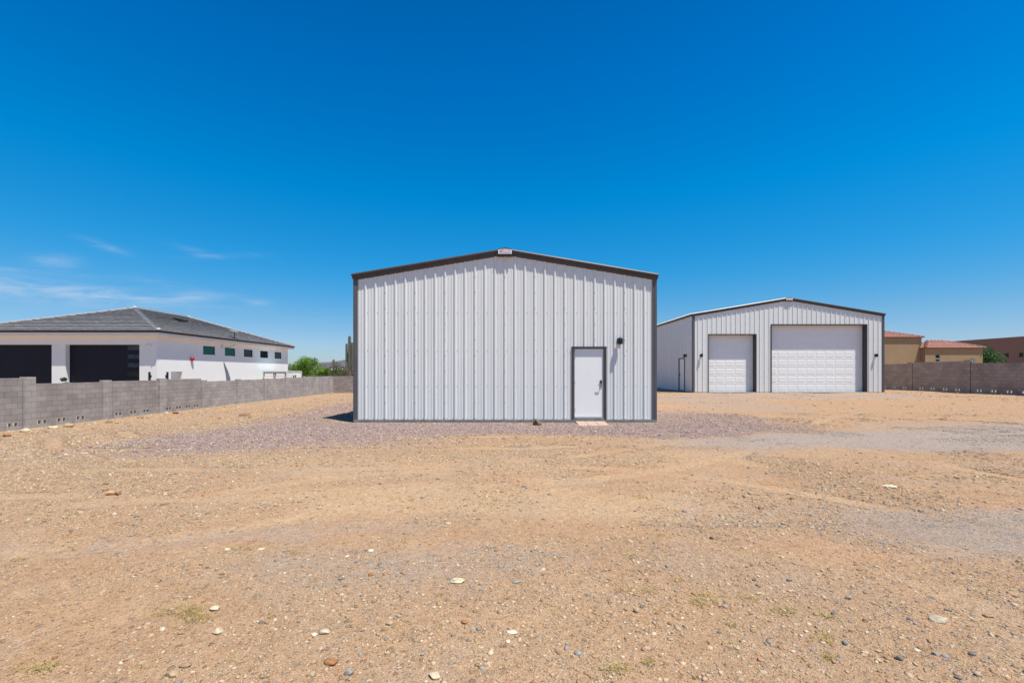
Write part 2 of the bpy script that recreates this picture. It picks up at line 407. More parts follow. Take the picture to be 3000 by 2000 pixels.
# ------------------------------------------------------------------ ground masks (what the soil is made of, in metres on the lot)
def ell(x, y, cx, cy, rx, ry, ang=0.0):
    c, s = math.cos(ang), math.sin(ang)
    u = ((x-cx)*c + (y-cy)*s)/rx; v = (-(x-cx)*s + (y-cy)*c)/ry
    return np.sqrt(u*u+v*v)
def soil(x, y):
    wx = x + 1.6*(fbm(x*0.45, y*0.45, 31, 4)-0.5); wy = y + 1.6*(fbm(x*0.45+40, y*0.45, 37, 4)-0.5)
    soft = lambda d, w=0.30: 1-sstep(1-w, 1+w, d)
    purple = np.maximum.reduce([soft(ell(wx, wy, -0.6, 12.6, 8.2, 1.9, -0.03), 0.25), soft(ell(wx, wy, -5.6, 11.2, 4.0, 2.5, 0.1), 0.45)*0.9,
                                soft(ell(wx, wy, -6.8, 20, 2.2, 9, 0.0), 0.4)*0.75, soft(ell(wx, wy, 5.6, 15.2, 2.4, 2.6, 0.0), 0.45)*0.8])
    grey = np.maximum.reduce([soft(ell(wx, wy, 8.8, 10.4, 5.6, 1.5, 0.06), 0.4), soft(ell(wx, wy, 14.0, 11.0, 6.0, 2.4, 0.05), 0.5)*0.85,
                              soft(ell(wx, wy, 5.3, 3.9, 2.2, 0.8, -0.2), 0.5)*0.75, soft(ell(wx, wy, 2.9, 4.7, 1.6, 0.4, -0.25), 0.6)*0.3,
                              soft(ell(wx, wy, -0.7, 3.55, 1.7, 0.42, 0.1), 0.5)*0.42, soft(ell(wx, wy, 15.5, 25.5, 8.0, 2.6, 0.0), 0.35)*0.7,
                              soft(ell(wx, wy, -2.6, 4.3, 1.9, 0.35, 0.15), 0.5)*0.4, soft(ell(wx, wy, 9.5, 21, 2.6, 5, 0.1), 0.4)*0.5])
    pale = np.maximum.reduce([soft(ell(wx, wy, -1.25, 6.05, 0.62, 0.42, 0.1), 0.2), soft(ell(wx, wy, -0.25, 5.4, 0.75, 0.32, 0.0), 0.2), soft(ell(wx, wy, 0.8, 5.1, 0.5, 0.28, 0.1), 0.2), soft(ell(wx, wy, -2.6, 6.9, 0.8, 0.4, 0.1), 0.2)*0.9, soft(ell(wx, wy, 0.4, 6.6, 0.8, 0.3, -0.1), 0.2)*0.8,
                             soft(ell(wx, wy, -1.2, 5.6, 2.0, 0.75, 0.0), 0.5), soft(ell(wx, wy, 0.8, 5.2, 1.5, 0.4, 0.0), 0.5)*0.9,
                              soft(ell(wx, wy, -1.8, 7.6, 3.5, 0.8, 0.0), 0.6)*0.6, soft(ell(wx, wy, 1.2, 8.3, 3.5, 0.8, 0.0), 0.6)*0.5])
    orange = np.maximum.reduce([soft(ell(wx, wy, 17.0, 18.5, 11.0, 4.2, 0.0), 0.4), soft(ell(wx, wy, 6.5, 17.5, 2.0, 2.2, 0.0), 0.5)*0.8,
                                soft(ell(wx, wy, -3.0, 6.3, 2.5, 0.7, 0.1), 0.6)*0.45, soft(ell(wx, wy, 0.6, 7.0, 2.8, 0.5, 0), 0.6)*0.4])
    stony = np.maximum.reduce([soft(ell(wx, wy, -7.0, 8.2, 6.2, 3.6, 0.15), 0.5), soft(ell(wx, wy, -12.5, 16, 5.0, 12, 0.0), 0.4),
                               soft(ell(wx, wy, -0.6, 2.2, 1.7, 0.55, 0), 0.5), soft(ell(wx, wy, 1.9, 3.2, 0.6, 0.5, 0), 0.6)*0.8,
                               soft(ell(wx, wy, 3.0, 2.7, 1.7, 0.9, 0.2), 0.6)*0.9, soft(ell(wx, wy, -1.2, 3.0, 0.9, 0.5, 0), 0.5)*0.8,
                               soft(ell(wx, wy, -2.4, 3.4, 1.1, 0.35, 0.2), 0.5)*0.7, soft(ell(wx, wy, 0.5, 9.5, 5, 0.9, 0), 0.5)*0.5])
    tr = track(x, y)
    grey = grey*(1-0.7*purple); pale = np.maximum(pale, tr*0.62*(1-0.8*purple)); stony = stony*(1-0.8*tr)
    return purple, grey, pale*(1-grey), orange*(1-grey)*(1-purple), stony

# ------------------------------------------------------------------ ground sheet
def axis(lo, hi, c, s0, g):
    r = [c]; x = c
    while x < hi: x += max(s0, g*abs(x-c)); r.append(x)
    l = []; x = c
    while x > lo: x -= max(s0, g*abs(x-c)); l.append(x)
    return np.array(l[::-1]+r)
gx = axis(-5000, 5000, 0.0, 0.09, 0.026); gy = axis(-400, 9000, 2.4, 0.07, 0.022)
GX, GY = np.meshgrid(gx, gy)
gxf, gyf = GX.ravel(), GY.ravel()
gz = ground_h(gxf, gyf)
nx, ny = len(gx), len(gy)
idx = np.arange(nx*ny).reshape(ny, nx)
quads = np.stack([idx[:-1,:-1], idx[:-1,1:], idx[1:,1:], idx[1:,:-1]], -1).reshape(-1, 4)

def mat_ground():
    m, nt, p = new_mat('desert_soil')
    pos = nt.new('ShaderNodeNewGeometry').outputs['Position']
    A = {k: nt.attr(k).outputs['Fac'] for k in ('purple', 'grey', 'pale', 'orange', 'stony')}
    n1 = nt.noise(pos, 0.55, 6, 0.62, 0.4); n2 = nt.noise(pos, 3.2, 6, 0.65, 0.3); n3 = nt.noise(pos, 17.0, 5, 0.65)
    # patch edges break up along the grain of the gravel
    nb = nt.noise(pos, 4.5, 7, 0.72, 0.5)
    for k, gain in (('purple', 1.5), ('grey', 1.3), ('pale', 1.7), ('orange', 1.2)):
        q = nt.math('MULTIPLY_ADD', nt.math('SUBTRACT', nb, 0.5), 2.0, nt.math('MULTIPLY_ADD', A[k], gain, -0.22), clamp=True)
        A[k] = nt.math('MULTIPLY', q, nt.math('MINIMUM', nt.math('MULTIPLY', A[k], 4.0), 1.0))
    base = nt.ramp(n1, [(0.28, (0.295, 0.187, 0.108)), (0.5, (0.335, 0.219, 0.131)), (0.72, (0.37, 0.252, 0.158))])
    base = nt.mix(nt.math('MULTIPLY', nt.maprange(n2, 0.42, 0.7), 0.55), base, (0.285, 0.175, 0.10))
    base = nt.mix(nt.math('MULTIPLY', nt.maprange(n2, 0.55, 0.30), 0.35), base, (0.385, 0.28, 0.18))
    base = nt.mix(nt.math('MULTIPLY', A['pale'], 0.80), base, (0.385, 0.278, 0.172))
    base = nt.mix(nt.math('MULTIPLY', A['orange'], 0.70), base, (0.33, 0.210, 0.122))
    base = nt.mix(nt.math('MULTIPLY', A['stony'], 0.35), base, (0.32, 0.23, 0.15))
    n4 = nt.noise(pos, 0.9, 5, 0.6, 0.8)
    base = nt.mix(nt.math('MULTIPLY', nt.maprange(n4, 0.50, 0.66), 0.6), base, (0.30, 0.222, 0.168))
    base = nt.mix(nt.math('MULTIPLY', nt.maprange(n4, 0.48, 0.34), 0.5), base, (0.345, 0.205, 0.125))
    base = nt.mix(nt.math('MULTIPLY', A['grey'], 0.90), base, (0.255, 0.228, 0.215))
    base = nt.mix(nt.math('MULTIPLY', A['purple'], 0.90), base, (0.226, 0.165, 0.166))
    # grit: small coloured grains at several sizes
    def grains(scale, keep, stops, base, amt):
        v = nt.new('ShaderNodeTexVoronoi'); v.feature = 'F1'; nt.l.new(pos, v.inputs['Vector'])
        v.inputs['Scale'].default_value = scale; v.inputs['Randomness'].default_value = 1.0
        sp = nt.new('ShaderNodeSeparateColor'); nt.l.new(v.outputs['Color'], sp.inputs[0])
        on = nt.math('GREATER_THAN', sp.outputs[1], keep)
        inside = nt.maprange(v.outputs['Distance'], 0.42, 0.30)
        col = nt.ramp(sp.outputs[0], stops, 'CONSTANT')
        f = nt.math('MULTIPLY', nt.math('MULTIPLY', on, inside), amt)
        return nt.mix(f, base, col), nt.math('MULTIPLY', on, inside)
    pal = [(0.0, (0.15, 0.085, 0.05)), (0.14, (0.46, 0.35, 0.24)), (0.32, (0.12, 0.092, 0.078)), (0.44, (0.56, 0.47, 0.37)), (0.58, (0.27, 0.15, 0.085)), (0.72, (0.22, 0.185, 0.165)), (0.84, (0.46, 0.31, 0.19))]
    base, g1 = grains(48.0, 0.50, pal, base, 0.62)
    base, g2 = grains(120.0, 0.35, pal, base, 0.72)
    base, g3 = grains(21.0, 0.88, pal, base, 0.6)
    f3 = nt.maprange(n3, 0.25, 0.75, 0.90, 1.34)
    fine = nt.maprange(nt.noise(pos, 240, 3, 0.7), 0.25, 0.75, 0.70, 1.28)
    ff = nt.math('MULTIPLY', f3, fine)
    cc = nt.new('ShaderNodeCombineColor')
    for i in range(3): nt.l.new(ff, cc.inputs[i])
    col = nt.mix(1.0, base, cc.outputs[0], 'MULTIPLY')
    col = nt.mix(1.0, col, (1.065, 1.007, 0.972), 'MULTIPLY')
    nt.l.new(col, p.inputs['Base Color'])
    p.inputs['Roughness'].default_value = 0.95; p.inputs['Specular IOR Level'].default_value = 0.15
    h = nt.math('ADD', nt.math('MULTIPLY', n3, 1.2), nt.math('MULTIPLY', nt.noise(pos, 75, 4, 0.7), 0.6))
    h = nt.math('ADD', h, nt.math('MULTIPLY', nt.math('ADD', g1, nt.math('MULTIPLY', g2, 0.5)), 0.35))
    h = nt.math('ADD', h, nt.math('MULTIPLY', g3, 0.6))
    b = nt.new('ShaderNodeBump'); b.inputs['Strength'].default_value = 0.85; b.inputs['Distance'].default_value = 0.019
    nt.l.new(h, b.inputs['Height']); nt.l.new(b.outputs[0], p.inputs['Normal'])
    return m
ground = np_mesh('ground', np.stack([gxf, gyf, gz], 1), quads, 4, mat_ground(), smooth=True)
for k, arr in zip(('purple', 'grey', 'pale', 'orange', 'stony'), soil(gxf, gyf)):
    a = ground.data.attributes.new(k, 'FLOAT', 'POINT'); a.data.foreach_set('value', arr.astype(np.float32))
tag(ground, 'bare tan desert dirt lot with gravelly patches', 'ground', kind='structure')

# ------------------------------------------------------------------ gravel (uncountable pebbles)
bmi = bmesh.new(); bmesh.ops.create_icosphere(bmi, subdivisions=1, radius=1.0)
ICO_V = np.array([v.co[:] for v in bmi.verts]); ICO_F = np.array([[v.index for v in f.verts] for f in bmi.faces]); bmi.free()
NV = 40
VAR = []
for k in range(NV):
    r = rng.uniform(0.72, 1.22, len(ICO_V))[:, None]
    s = np.array([1.0, rng.uniform(0.5, 0.95), rng.uniform(0.30, 0.68)])
    v = ICO_V*r
    # a cut or two makes them angular
    for _ in range(4):
        n = rng.normal(size=3); n /= np.linalg.norm(n); d = v@n; cut = 0.50
        v = v - np.where(d > cut, d-cut, 0)[:, None]*n
    VAR.append(v*s)
VAR = np.array(VAR)

PAL = np.array([(0.60,0.47,0.33),(0.66,0.55,0.42),(0.50,0.35,0.22),(0.44,0.28,0.16),(0.36,0.32,0.29),(0.24,0.215,0.20),(0.52,0.40,0.30),(0.70,0.62,0.50),(0.34,0.20,0.12),(0.29,0.28,0.28)])
PALW = np.array([0.20,0.12,0.19,0.13,0.09,0.035,0.14,0.035,0.045,0.015])
PURP = np.array([(0.25,0.185,0.18),(0.17,0.13,0.135),(0.31,0.235,0.22),(0.38,0.28,0.235),(0.46,0.36,0.29),(0.14,0.11,0.115),(0.27,0.215,0.225)])
GREYP = np.array([(0.30,0.265,0.235),(0.25,0.23,0.215),(0.21,0.20,0.195),(0.36,0.31,0.26),(0.32,0.24,0.17)])

def scatter(n, y0, y1, rmin, rmax, alpha, xmin=-17.3, xmax=28.2):
    # uniform over the wedge of lot the photograph looks across
    y = np.sqrt(rng.uniform(y0*y0, y1*y1, n)); half = 1.28*y + 1.2
    x = rng.uniform(-1, 1, n)*half
    ok = (x > xmin) & (x < xmax)
    ok &= ~((x > -4.86) & (x < 4.46) & (y > 13.86) & (y < 26.1))
    ok &= ~((x > 11.55) & (x < 23.95) & (y > 29.15))
    x, y = x[ok], y[ok]
    pu, gr, pa, orr, st = soil(x, y)
    cl = fbm(x*0.9, y*0.9, 71, 4) - 0.2*track(x, y)
    dens = np.clip(0.20 + 1.0*sstep(0.46, 0.66, cl) + 0.8*st + 0.9*pu - 0.55*gr - 0.7*pa - 0.75*orr, 0.05, 1.0)
    k = rng.random(len(x)) < dens
    x, y, pu, gr = x[k], y[k], pu[k], gr[k]
    u = rng.random(len(x))
    r = (rmin**(-alpha) + u*(rmax**(-alpha)-rmin**(-alpha)))**(-1/alpha)
    r = np.where(pu > 0.5, np.minimum(r*1.15, rmin*3.0), r)
    r = np.where(gr > 0.5, np.minimum(r, rmin*1.8), r)
    c = PAL[rng.choice(len(PAL), len(x), p=PALW)]
    c = c*np.array([0.73, 0.68, 0.62])
    # right foreground stones run greyer
    g = (rng.random(len(x)) < 0.30*sstep(1.2, 3.4, x)*(1-sstep(3.8, 5.2, y)))
    c = np.where(g[:, None], PAL[rng.choice([4, 5, 9, 4], len(x))]*0.75, c)
    c = np.where((rng.random(len(x)) < pu*0.85)[:, None], PURP[rng.integers(0, len(PURP), len(x))], c)
    c = np.where((rng.random(len(x)) < gr*0.8)[:, None], GREYP[rng.integers(0, len(GREYP), len(x))], c)
    c = c*rng.uniform(0.82, 1.15, len(x))[:, None]
    return x, y, r, c
parts = [scatter(230000, 1.3, 4.6, 0.0032, 0.028, 2.5), scatter(230000, 4.4, 9.2, 0.006, 0.045, 2.7),
         scatter(170000, 9.0, 16.5, 0.011, 0.070, 2.8), scatter(90000, 16.0, 46.0, 0.022, 0.10, 2.9)]
parts.append(scatter(1500, 1.6, 5.5, 0.013, 0.030, 2.2)); parts.append(scatter(3000, 5.0, 12.0, 0.020, 0.050, 2.3))
# rubble heaped along the foot of the left wall
n = 900; yb = rng.uniform(9, 44.8, n); xb = -17.52 + np.abs(rng.normal(0, 0.55, n))
parts.append((xb, yb, rng.uniform(0.02, 0.075, n)**1.0, PAL[rng.choice(8, n, p=np.array([.24,.2,.2,.12,.04,.02,.14,.04]))]*rng.uniform(.8, 1.1, n)[:, None]*0.72))
# stones kicked along the slab edge of the shed
n = 260; xs = rng.uniform(-4.9, 4.5, n); ys = 13.86 - np.abs(rng.normal(0, 0.09, n)) - 0.03
parts.append((xs, ys, rng.uniform(0.010, 0.024, n), PAL[rng.choice(8, n)]*rng.uniform(.75, 1.1, n)[:, None]*0.72))
px_ = np.concatenate([p[0] for p in parts]); py_ = np.concatenate([p[1] for p in parts])
pr_ = np.concatenate([p[2] for p in parts]); pc_ = np.concatenate([p[3] for p in parts])
N = len(px_); pz_ = ground_h(px_, py_)
vi = rng.integers(0, NV, N); an = rng.uniform(0, 2*math.pi, N)
V = VAR[vi]*pr_[:, None, None]
ca, sa = np.cos(an)[:, None], np.sin(an)[:, None]
VX = V[:,:,0]*ca - V[:,:,1]*sa + px_[:, None]; VY = V[:,:,0]*sa + V[:,:,1]*ca + py_[:, None]; VZ = V[:,:,2] + (pz_ + pr_*0.06)[:, None]
verts = np.stack([VX, VY, VZ], -1).reshape(-1, 3)
nv = ICO_V.shape[0]
faces = (ICO_F[None] + (np.arange(N)*nv)[:, None, None]).reshape(-1, 3)
gravel = np_mesh('gravel', verts, faces, 3, M['pebble'], col=np.repeat(pc_, nv, axis=0))
tag(gravel, 'loose mixed pebbles and gravel strewn over the dirt lot', 'gravel', kind='stuff')
print('pebbles', N)

# ------------------------------------------------------------------ single rocks
def rock_mesh(name, w, d, h, seed, col, sub=3):
    r = np.random.default_rng(seed)
    bm = bmesh.new(); bmesh.ops.create_icosphere(bm, subdivisions=sub, radius=1.0)
    v = np.array([q.co[:] for q in bm.verts]); f = np.array([[a.index for a in q.verts] for q in bm.faces]); bm.free()
    for _ in range(7):
        n = r.normal(size=3); n /= np.linalg.norm(n); dd = v@n; cut = r.uniform(0.50, 0.80)
        v = v - np.where(dd > cut, (dd-cut)*0.92, 0)[:, None]*n
    nn = fbm(v[:,0]*1.7+seed, v[:,1]*1.7+v[:,2]*1.3, seed, 4)-0.5
    v = v*(1+0.28*nn)[:, None]
    v /= np.abs(v).max(0)
    v = v*np.array([w/2, d/2, h/2])
    c = np.array(col)[None]*np.array([0.70, 0.68, 0.63])*(0.85+0.5*fbm(v[:,0]*9/w+seed, v[:,1]*9/w+v[:,2]*5/w, seed+3, 3))[:, None]
    return v, f, c
CREAM = (0.64, 0.54, 0.40); WHITE = (0.68, 0.63, 0.54); BROWN = (0.26, 0.165, 0.105); RUST = (0.40, 0.19, 0.09); GREY = (0.33, 0.31, 0.295); DARK = (0.22, 0.195, 0.18); TAN = (0.50, 0.37, 0.25); PINK = (0.47, 0.27, 0.17)
ROCKS = [ # px, py (foot), width px, height ratio, depth ratio, colour, label
 (1573, 1247, 29, 0.95, 0.7, BROWN, 'dark brown rock resting against the concrete base of the nearer shed'),
 (1340, 1712, 50, 0.16, 0.75, CREAM, 'flat cream slab rock alone in the middle of the dirt'),
 (617, 1792, 36, 0.42, 0.75, CREAM, 'smooth cream boulder beside the largest patch of dry grass on the left'),
 (629, 1860, 34, 0.50, 0.75, CREAM, 'cream rock just below the boulder by the dry grass'),
 (946, 1860, 31, 0.50, 0.8, CREAM, 'angular cream rock with a smaller pale rock touching it'),
 (919, 1864, 22, 0.40, 0.8, WHITE, 'small pale rock touching an angular cream rock'),
 (496, 1986, 44, 0.42, 0.6, TAN, 'long tan rock at the bottom edge, left of centre'),
 (537, 1958, 37, 0.45, 0.7, (0.36, 0.26, 0.19), 'grey brown rock just above the long tan rock at the bottom edge'),
 (965, 1951, 48, 0.34, 0.6, RUST, 'rust red slab rock near the bottom edge'),
 (908, 1984, 25, 0.70, 0.8, TAN, 'upright tan rock below the rust red slab'),
 (711, 1220, 34, 0.42, 0.7, (0.36, 0.22, 0.14), 'reddish brown rock halfway between the left wall and the nearer shed'),
 (2620, 1430, 42, 0.20, 0.9, WHITE, 'flat white rock out on the right of the lot'),
 (2768, 1828, 54, 0.32, 0.8, (0.50, 0.43, 0.34), 'big flat grey beige rock in the right foreground'),
 (2642, 1936, 30, 0.55, 0.7, DARK, 'dark grey rock below the big flat beige rock on the right'),
 (1500, 1859, 34, 0.22, 0.8, WHITE, 'oval whitish flat stone in the bottom centre'),
 (1489, 1884, 13, 0.4, 1.6, WHITE, 'thin white sliver of stone under the oval whitish one'),
 (1084, 1688, 14, 0.85, 0.8, RUST, 'small rust brown cube shaped rock on smooth soil'),
 (1866, 1796, 21, 0.80, 0.8, TAN, 'blocky tan rock with a dark underside, right of centre'),
 (1957, 1664, 15, 0.90, 0.8, GREY, 'round grey stone beside a wisp of dry grass'),
 (1360, 1829, 22, 0.50, 0.8, RUST, 'orange red flat stone in the bottom centre'),
 (1385, 1850, 17, 0.85, 0.8, (0.42, 0.38, 0.34), 'grey topped stone just below the orange red one'),
 (1270, 1992, 42, 0.45, 0.75, CREAM, 'cream rock at the bottom edge in the centre'),
 (1139, 1833, 24, 0.55, 0.8, TAN, 'pinkish tan rock left of the bottom centre'),
 (1514, 1709, 30, 0.18, 0.8, GREY, 'flat grey stone lying right of the cream slab'),
 (2088, 1581, 15, 0.75, 0.8, BROWN, 'small dark brown stone in the middle right of the dirt'),
 (2450, 1803, 21, 0.55, 0.7, DARK, 'nearly black stone in front of the weeds on the right'),
 (2489, 1757, 24, 0.50, 0.7, GREY, 'blue grey stone behind the nearly black one'),
 (2316, 1704, 18, 0.60, 0.7, GREY, 'dark grey stone in the stony strip on the right'),
 (2212, 1703, 14, 0.65, 0.7, DARK, 'little black stone left of the stony strip on the right'),
 (2480, 1890, 19, 0.80, 0.8, GREY, 'upright grey stone beside a tuft of dry grass on the right'),
 (2747, 1922, 20, 0.65, 0.8, GREY, 'middle grey stone of the row at the lower right'),
 (2855, 1922, 22, 0.60, 0.8, DARK, 'right hand dark stone of the row at the lower right'),
 (2875, 1983, 26, 0.55, 0.8, (0.48, 0.38, 0.28), 'beige stone in the lower right corner'),
 (2902, 1811, 26, 0.35, 0.6, PINK, 'pinkish thin stone near the right edge'),
 (2812, 1991, 20, 0.6, 0.8, DARK, 'dark stone at the bottom edge on the far right'),
 (2233, 1939, 22, 0.5, 0.8, PINK, 'pink oval stone in the lower right foreground'),
 (1694, 1920, 26, 0.5, 0.8, GREY, 'grey rock right of the bottom centre'),
 (1055, 1922, 17, 0.6, 0.8, GREY, 'pale grey pebble left of the bottom centre'),
 (1018, 1980, 32, 0.6, 0.8, GREY, 'grey rock in a nest of pebbles at the bottom edge'),
 (11, 1280, 19, 0.75, 0.8, RUST, 'rust brown rock at the foot of the wall, at the left edge'),
 (62, 1267, 27, 0.55, 0.8, CREAM, 'tan rock under the first pair of wall drain holes'),
 (147, 1256, 26, 0.45, 0.7, CREAM, 'pale rock under the second pair of wall drain holes'),
 (190, 1252, 36, 0.40, 0.6, TAN, 'long tan rock under the third pair of wall drain holes'),
 (313, 1240, 19, 0.62, 0.8, (0.38, 0.25, 0.15), 'round brown rock at the wall foot beyond the second pillar'),
 (337, 1240, 15, 0.5, 0.8, TAN, 'small tan rock touching the round brown one by the wall'),
 (405, 1226, 18, 0.62, 0.8, (0.42, 0.28, 0.17), 'rounded brown rock under a drain hole in the third wall panel'),
 (484, 1213, 15, 0.55, 0.8, WHITE, 'white rock at the foot of the wall'),
 (511, 1213, 15, 0.60, 0.8, RUST, 'red brown rock beside the white rock at the wall foot'),
 (2432, 1535, 14, 0.5, 0.8, CREAM, 'cream stone in the middle distance on the right'),
 (660, 1614, 22, 0.35, 0.8, CREAM, 'left one of two cream stones among weeds, left of centre'),
 (760, 1613, 26, 0.28, 0.6, CREAM, 'right one of two cream stones among weeds, left of centre'),
 (1084, 1617, 20, 0.35, 0.8, WHITE, 'whitish flat stone in a patch of pebbles'),
]
for k, (px, py, w, hr, dr, col, lab) in enumerate(ROCKS):
    X, Y, Z = at_ground(px, py-1)
    W = w/F*Y; D = W*dr; H = W*hr*0.82
    Y += D*0.45
    v, f, c = rock_mesh('rock', W, D, H*1.35, 100+k*7, col)
    o = np_mesh('rock', v, f, 3, M['rock'], col=c, smooth=False)
    o.location = (X, Y, gh(X, Y) + H*0.27); o.rotation_euler = (0, 0, random.uniform(-0.35, 0.35))
    tag(o, lab, 'rock', 'single rocks on the dirt lot')

# piece of orange wood on the left
X, Y, Z = at_ground(331, 1450)
mb = MB(); L = 38/F*Y; R = 0.024
pts = [(X-L/2+L*t, Y+0.02*math.sin(t*3), Z+R*0.9+0.010*t+0.004*math.sin(9*t)) for t in np.linspace(0, 1, 9)]
mb.tube(pts, [R*(0.85+0.2*math.sin(2.5*i)**2) for i in range(9)], 10)
o = mb.build('wood_piece', M['wood']); tag(o, 'short orange brown piece of wood lying on the dirt at the left', 'wood')

# ------------------------------------------------------------------ dry grass (uncountable)
tufts = []
for (px, py, rx, ry, nn) in ((520, 1790, 75, 14, 60), (575, 1812, 40, 14, 30), (105, 1955, 60, 16, 40), (2070, 1765, 45, 10, 30), (2040, 1742, 40, 8, 16), (2290, 1790, 45, 8, 24), (2190, 1752, 30, 6, 12),
                            (2425, 1872, 26, 14, 22), (2420, 1920, 14, 8, 14), (2145, 1828, 20, 7, 12), (1830, 1630, 30, 8, 10), (1850, 1735, 25, 12, 10), (1905, 1735, 25, 6, 8), (1995, 1700, 20, 8, 10),
                            (1805, 1960, 40, 12, 24), (1890, 1940, 20, 10, 10), (1935, 1565, 15, 5, 6), (1280, 1790, 6, 4, 3), (930, 1700, 6, 4, 3), (860, 1620, 30, 5, 8), (700, 1608, 50, 6, 12),
                            (90, 1504, 20, 3, 5), (118, 1505, 4, 2, 2), (180, 1500, 5, 2, 2), (1200, 1460, 60, 12, 18), (1340, 1430, 50, 10, 14), (1480, 1475, 50, 14, 14), (1210, 1487, 12, 4, 5), (2430, 1805, 18, 6, 10),
                            (2780, 1525, 40, 5, 10), (250, 1510, 120, 14, 14), (420, 1550, 130, 12, 14), (60, 1640, 60, 6, 8), (240, 1380, 220, 30, 60), (200, 1320, 200, 22, 70), (450, 1310, 160, 20, 40), (1870, 1460, 60, 10, 12)):
    for _ in range(int(nn*0.75)):
        a, r = random.uniform(0, 6.283), math.sqrt(random.random())
        tufts.append((px+rx*r*math.cos(a), py+ry*r*math.sin(a)))
for _ in range(190):
    tufts.append((random.uniform(-100, 3100), random.uniform(1330, 1990)))
gv, gf, gc = [], [], []
for px, py in tufts:
    X, Y, Z = at_ground(px, py)
    sc = random.uniform(0.5, 1.2)*(0.55+0.08*min(Y, 9))
    base = np.array(random.choice([(0.42,0.31,0.11),(0.46,0.36,0.15),(0.34,0.26,0.085),(0.48,0.38,0.19),(0.30,0.255,0.08)]))
    for b in range(random.randint(8, 18)):
        a = random.uniform(0, 6.283); rr = abs(random.gauss(0, 0.036))*sc
        bx, by = X+rr*math.cos(a), Y+rr*math.sin(a)*1.2
        h = random.uniform(0.008, 0.026)*sc; lean = random.uniform(0.6, 2.6)*h; la = random.uniform(0, 6.283)
        wdt = 0.0022*(0.6+0.14*Y)
        dx, dy = math.cos(la), math.sin(la); ox, oy = -dy*wdt, dx*wdt
        z0 = Z-0.004; k = len(gv)
        gv += [(bx-ox, by-oy, z0), (bx+ox, by+oy, z0), (bx+dx*lean*0.5+ox*0.6, by+dy*lean*0.5+oy*0.6, z0+h*0.75), (bx+dx*lean*0.5-ox*0.6, by+dy*lean*0.5-oy*0.6, z0+h*0.75), (bx+dx*lean, by+dy*lean, z0+h)]
        gf += [(k, k+1, k+2), (k, k+2, k+3), (k+3, k+2, k+4)]
        gc += [base*random.uniform(0.75, 1.2)]*5
grass = np_mesh('dry_grass', np.array(gv), np.array(gf), 3, M['grass'], col=np.array(gc))
tag(grass, 'short dry yellow grass growing in wisps over the dirt', 'grass', kind='stuff')

# ------------------------------------------------------------------ metal sheds
RIB = 0.3048
def rib_profile(x0, x1, c):
    """PBR panel: (x, outward depth) breakpoints between x0 and x1, major ribs at c + k*RIB"""
    pts = []
    k0 = int(math.floor((x0-c)/RIB))-1; k1 = int(math.ceil((x1-c)/RIB))+1
    for k in range(k0, k1+1):
        r = c+k*RIB
        pts += [(r-0.040, 0), (r-0.017, 0.033), (r+0.017, 0.033), (r+0.040, 0)]
        for q in (0.105, 0.200):
            pts += [(r+q-0.020, 0), (r+q-0.009, 0.0062), (r+q+0.009, 0.0062), (r+q+0.020, 0)]
    xs = [p[0] for p in pts]; ds = [p[1] for p in pts]
    out = [(x0, float(np.interp(x0, xs, ds)))] + [p for p in pts if x0+1e-4 < p[0] < x1-1e-4] + [(x1, float(np.interp(x1, xs, ds)))]
    return out, xs, ds
def ribbed_wall(mb, x0, x1, c, zb, ztop, openings, fn, m=0):
    prof, xs, ds = rib_profile(x0, x1, c)
    extra = []
    for (a, b, t) in openings: extra += [a, b]
    if ztop(0.0) is not None:
        for e in extra + [c]: 
            if x0 < e < x1: prof.append((e, float(np.interp(e, xs, ds))))
    prof.sort()
    for (xa, da), (xb, db) in zip(prof[:-1], prof[1:]):
        if xb-xa < 1e-5: continue
        mid = (xa+xb)/2; zz = zb
        for (a, b, t) in openings:
            if a-1e-5 < mid < b+1e-5: zz = t
        mb.poly([fn(xa, da, zz), fn(xb, db, zz), fn(xb, db, ztop(xb)), fn(xa, da, ztop(xa))], m)

RAKE = [(0.0, 0.0), (0.088, 0.0), (0.122, -0.040), (0.120, -0.050), (0.084, -0.094), (0.086, -0.134), (0.045, -0.185), (0.036, -0.190), (0.036, -0.196), (0.0, -0.196)]

def wall_lamp(parent, fn, x, z, s=1.0):
    """black barrel downlight; fn maps (across, out, up)"""
    b = MB(); b.box(x-0.055*s, x+0.055*s, 0.0, 0.03*s, z-0.075*s, z+0.075*s, 0, fn); lamp = b.build('wall_lamp', M['black'], parent)
    a = MB()
    a.tube([fn(x, 0.02*s, z+0.04*s), fn(x, 0.09*s, z+0.085*s), fn(x, 0.14*s, z+0.085*s)], 0.014*s, 8); a.build('lamp_arm', M['black'], lamp)
    d = MB()
    d.tube([fn(x, 0.12*s, z-0.085*s), fn(x, 0.12*s, z-0.080*s), fn(x, 0.12*s, z+0.05*s), fn(x, 0.12*s, z+0.075*s), fn(x, 0.12*s, z+0.085*s)], [0.062*s, 0.066*s, 0.062*s, 0.05*s, 0.015*s], 18)
    d.build('lamp_shade', M['black'], lamp)
    return lamp

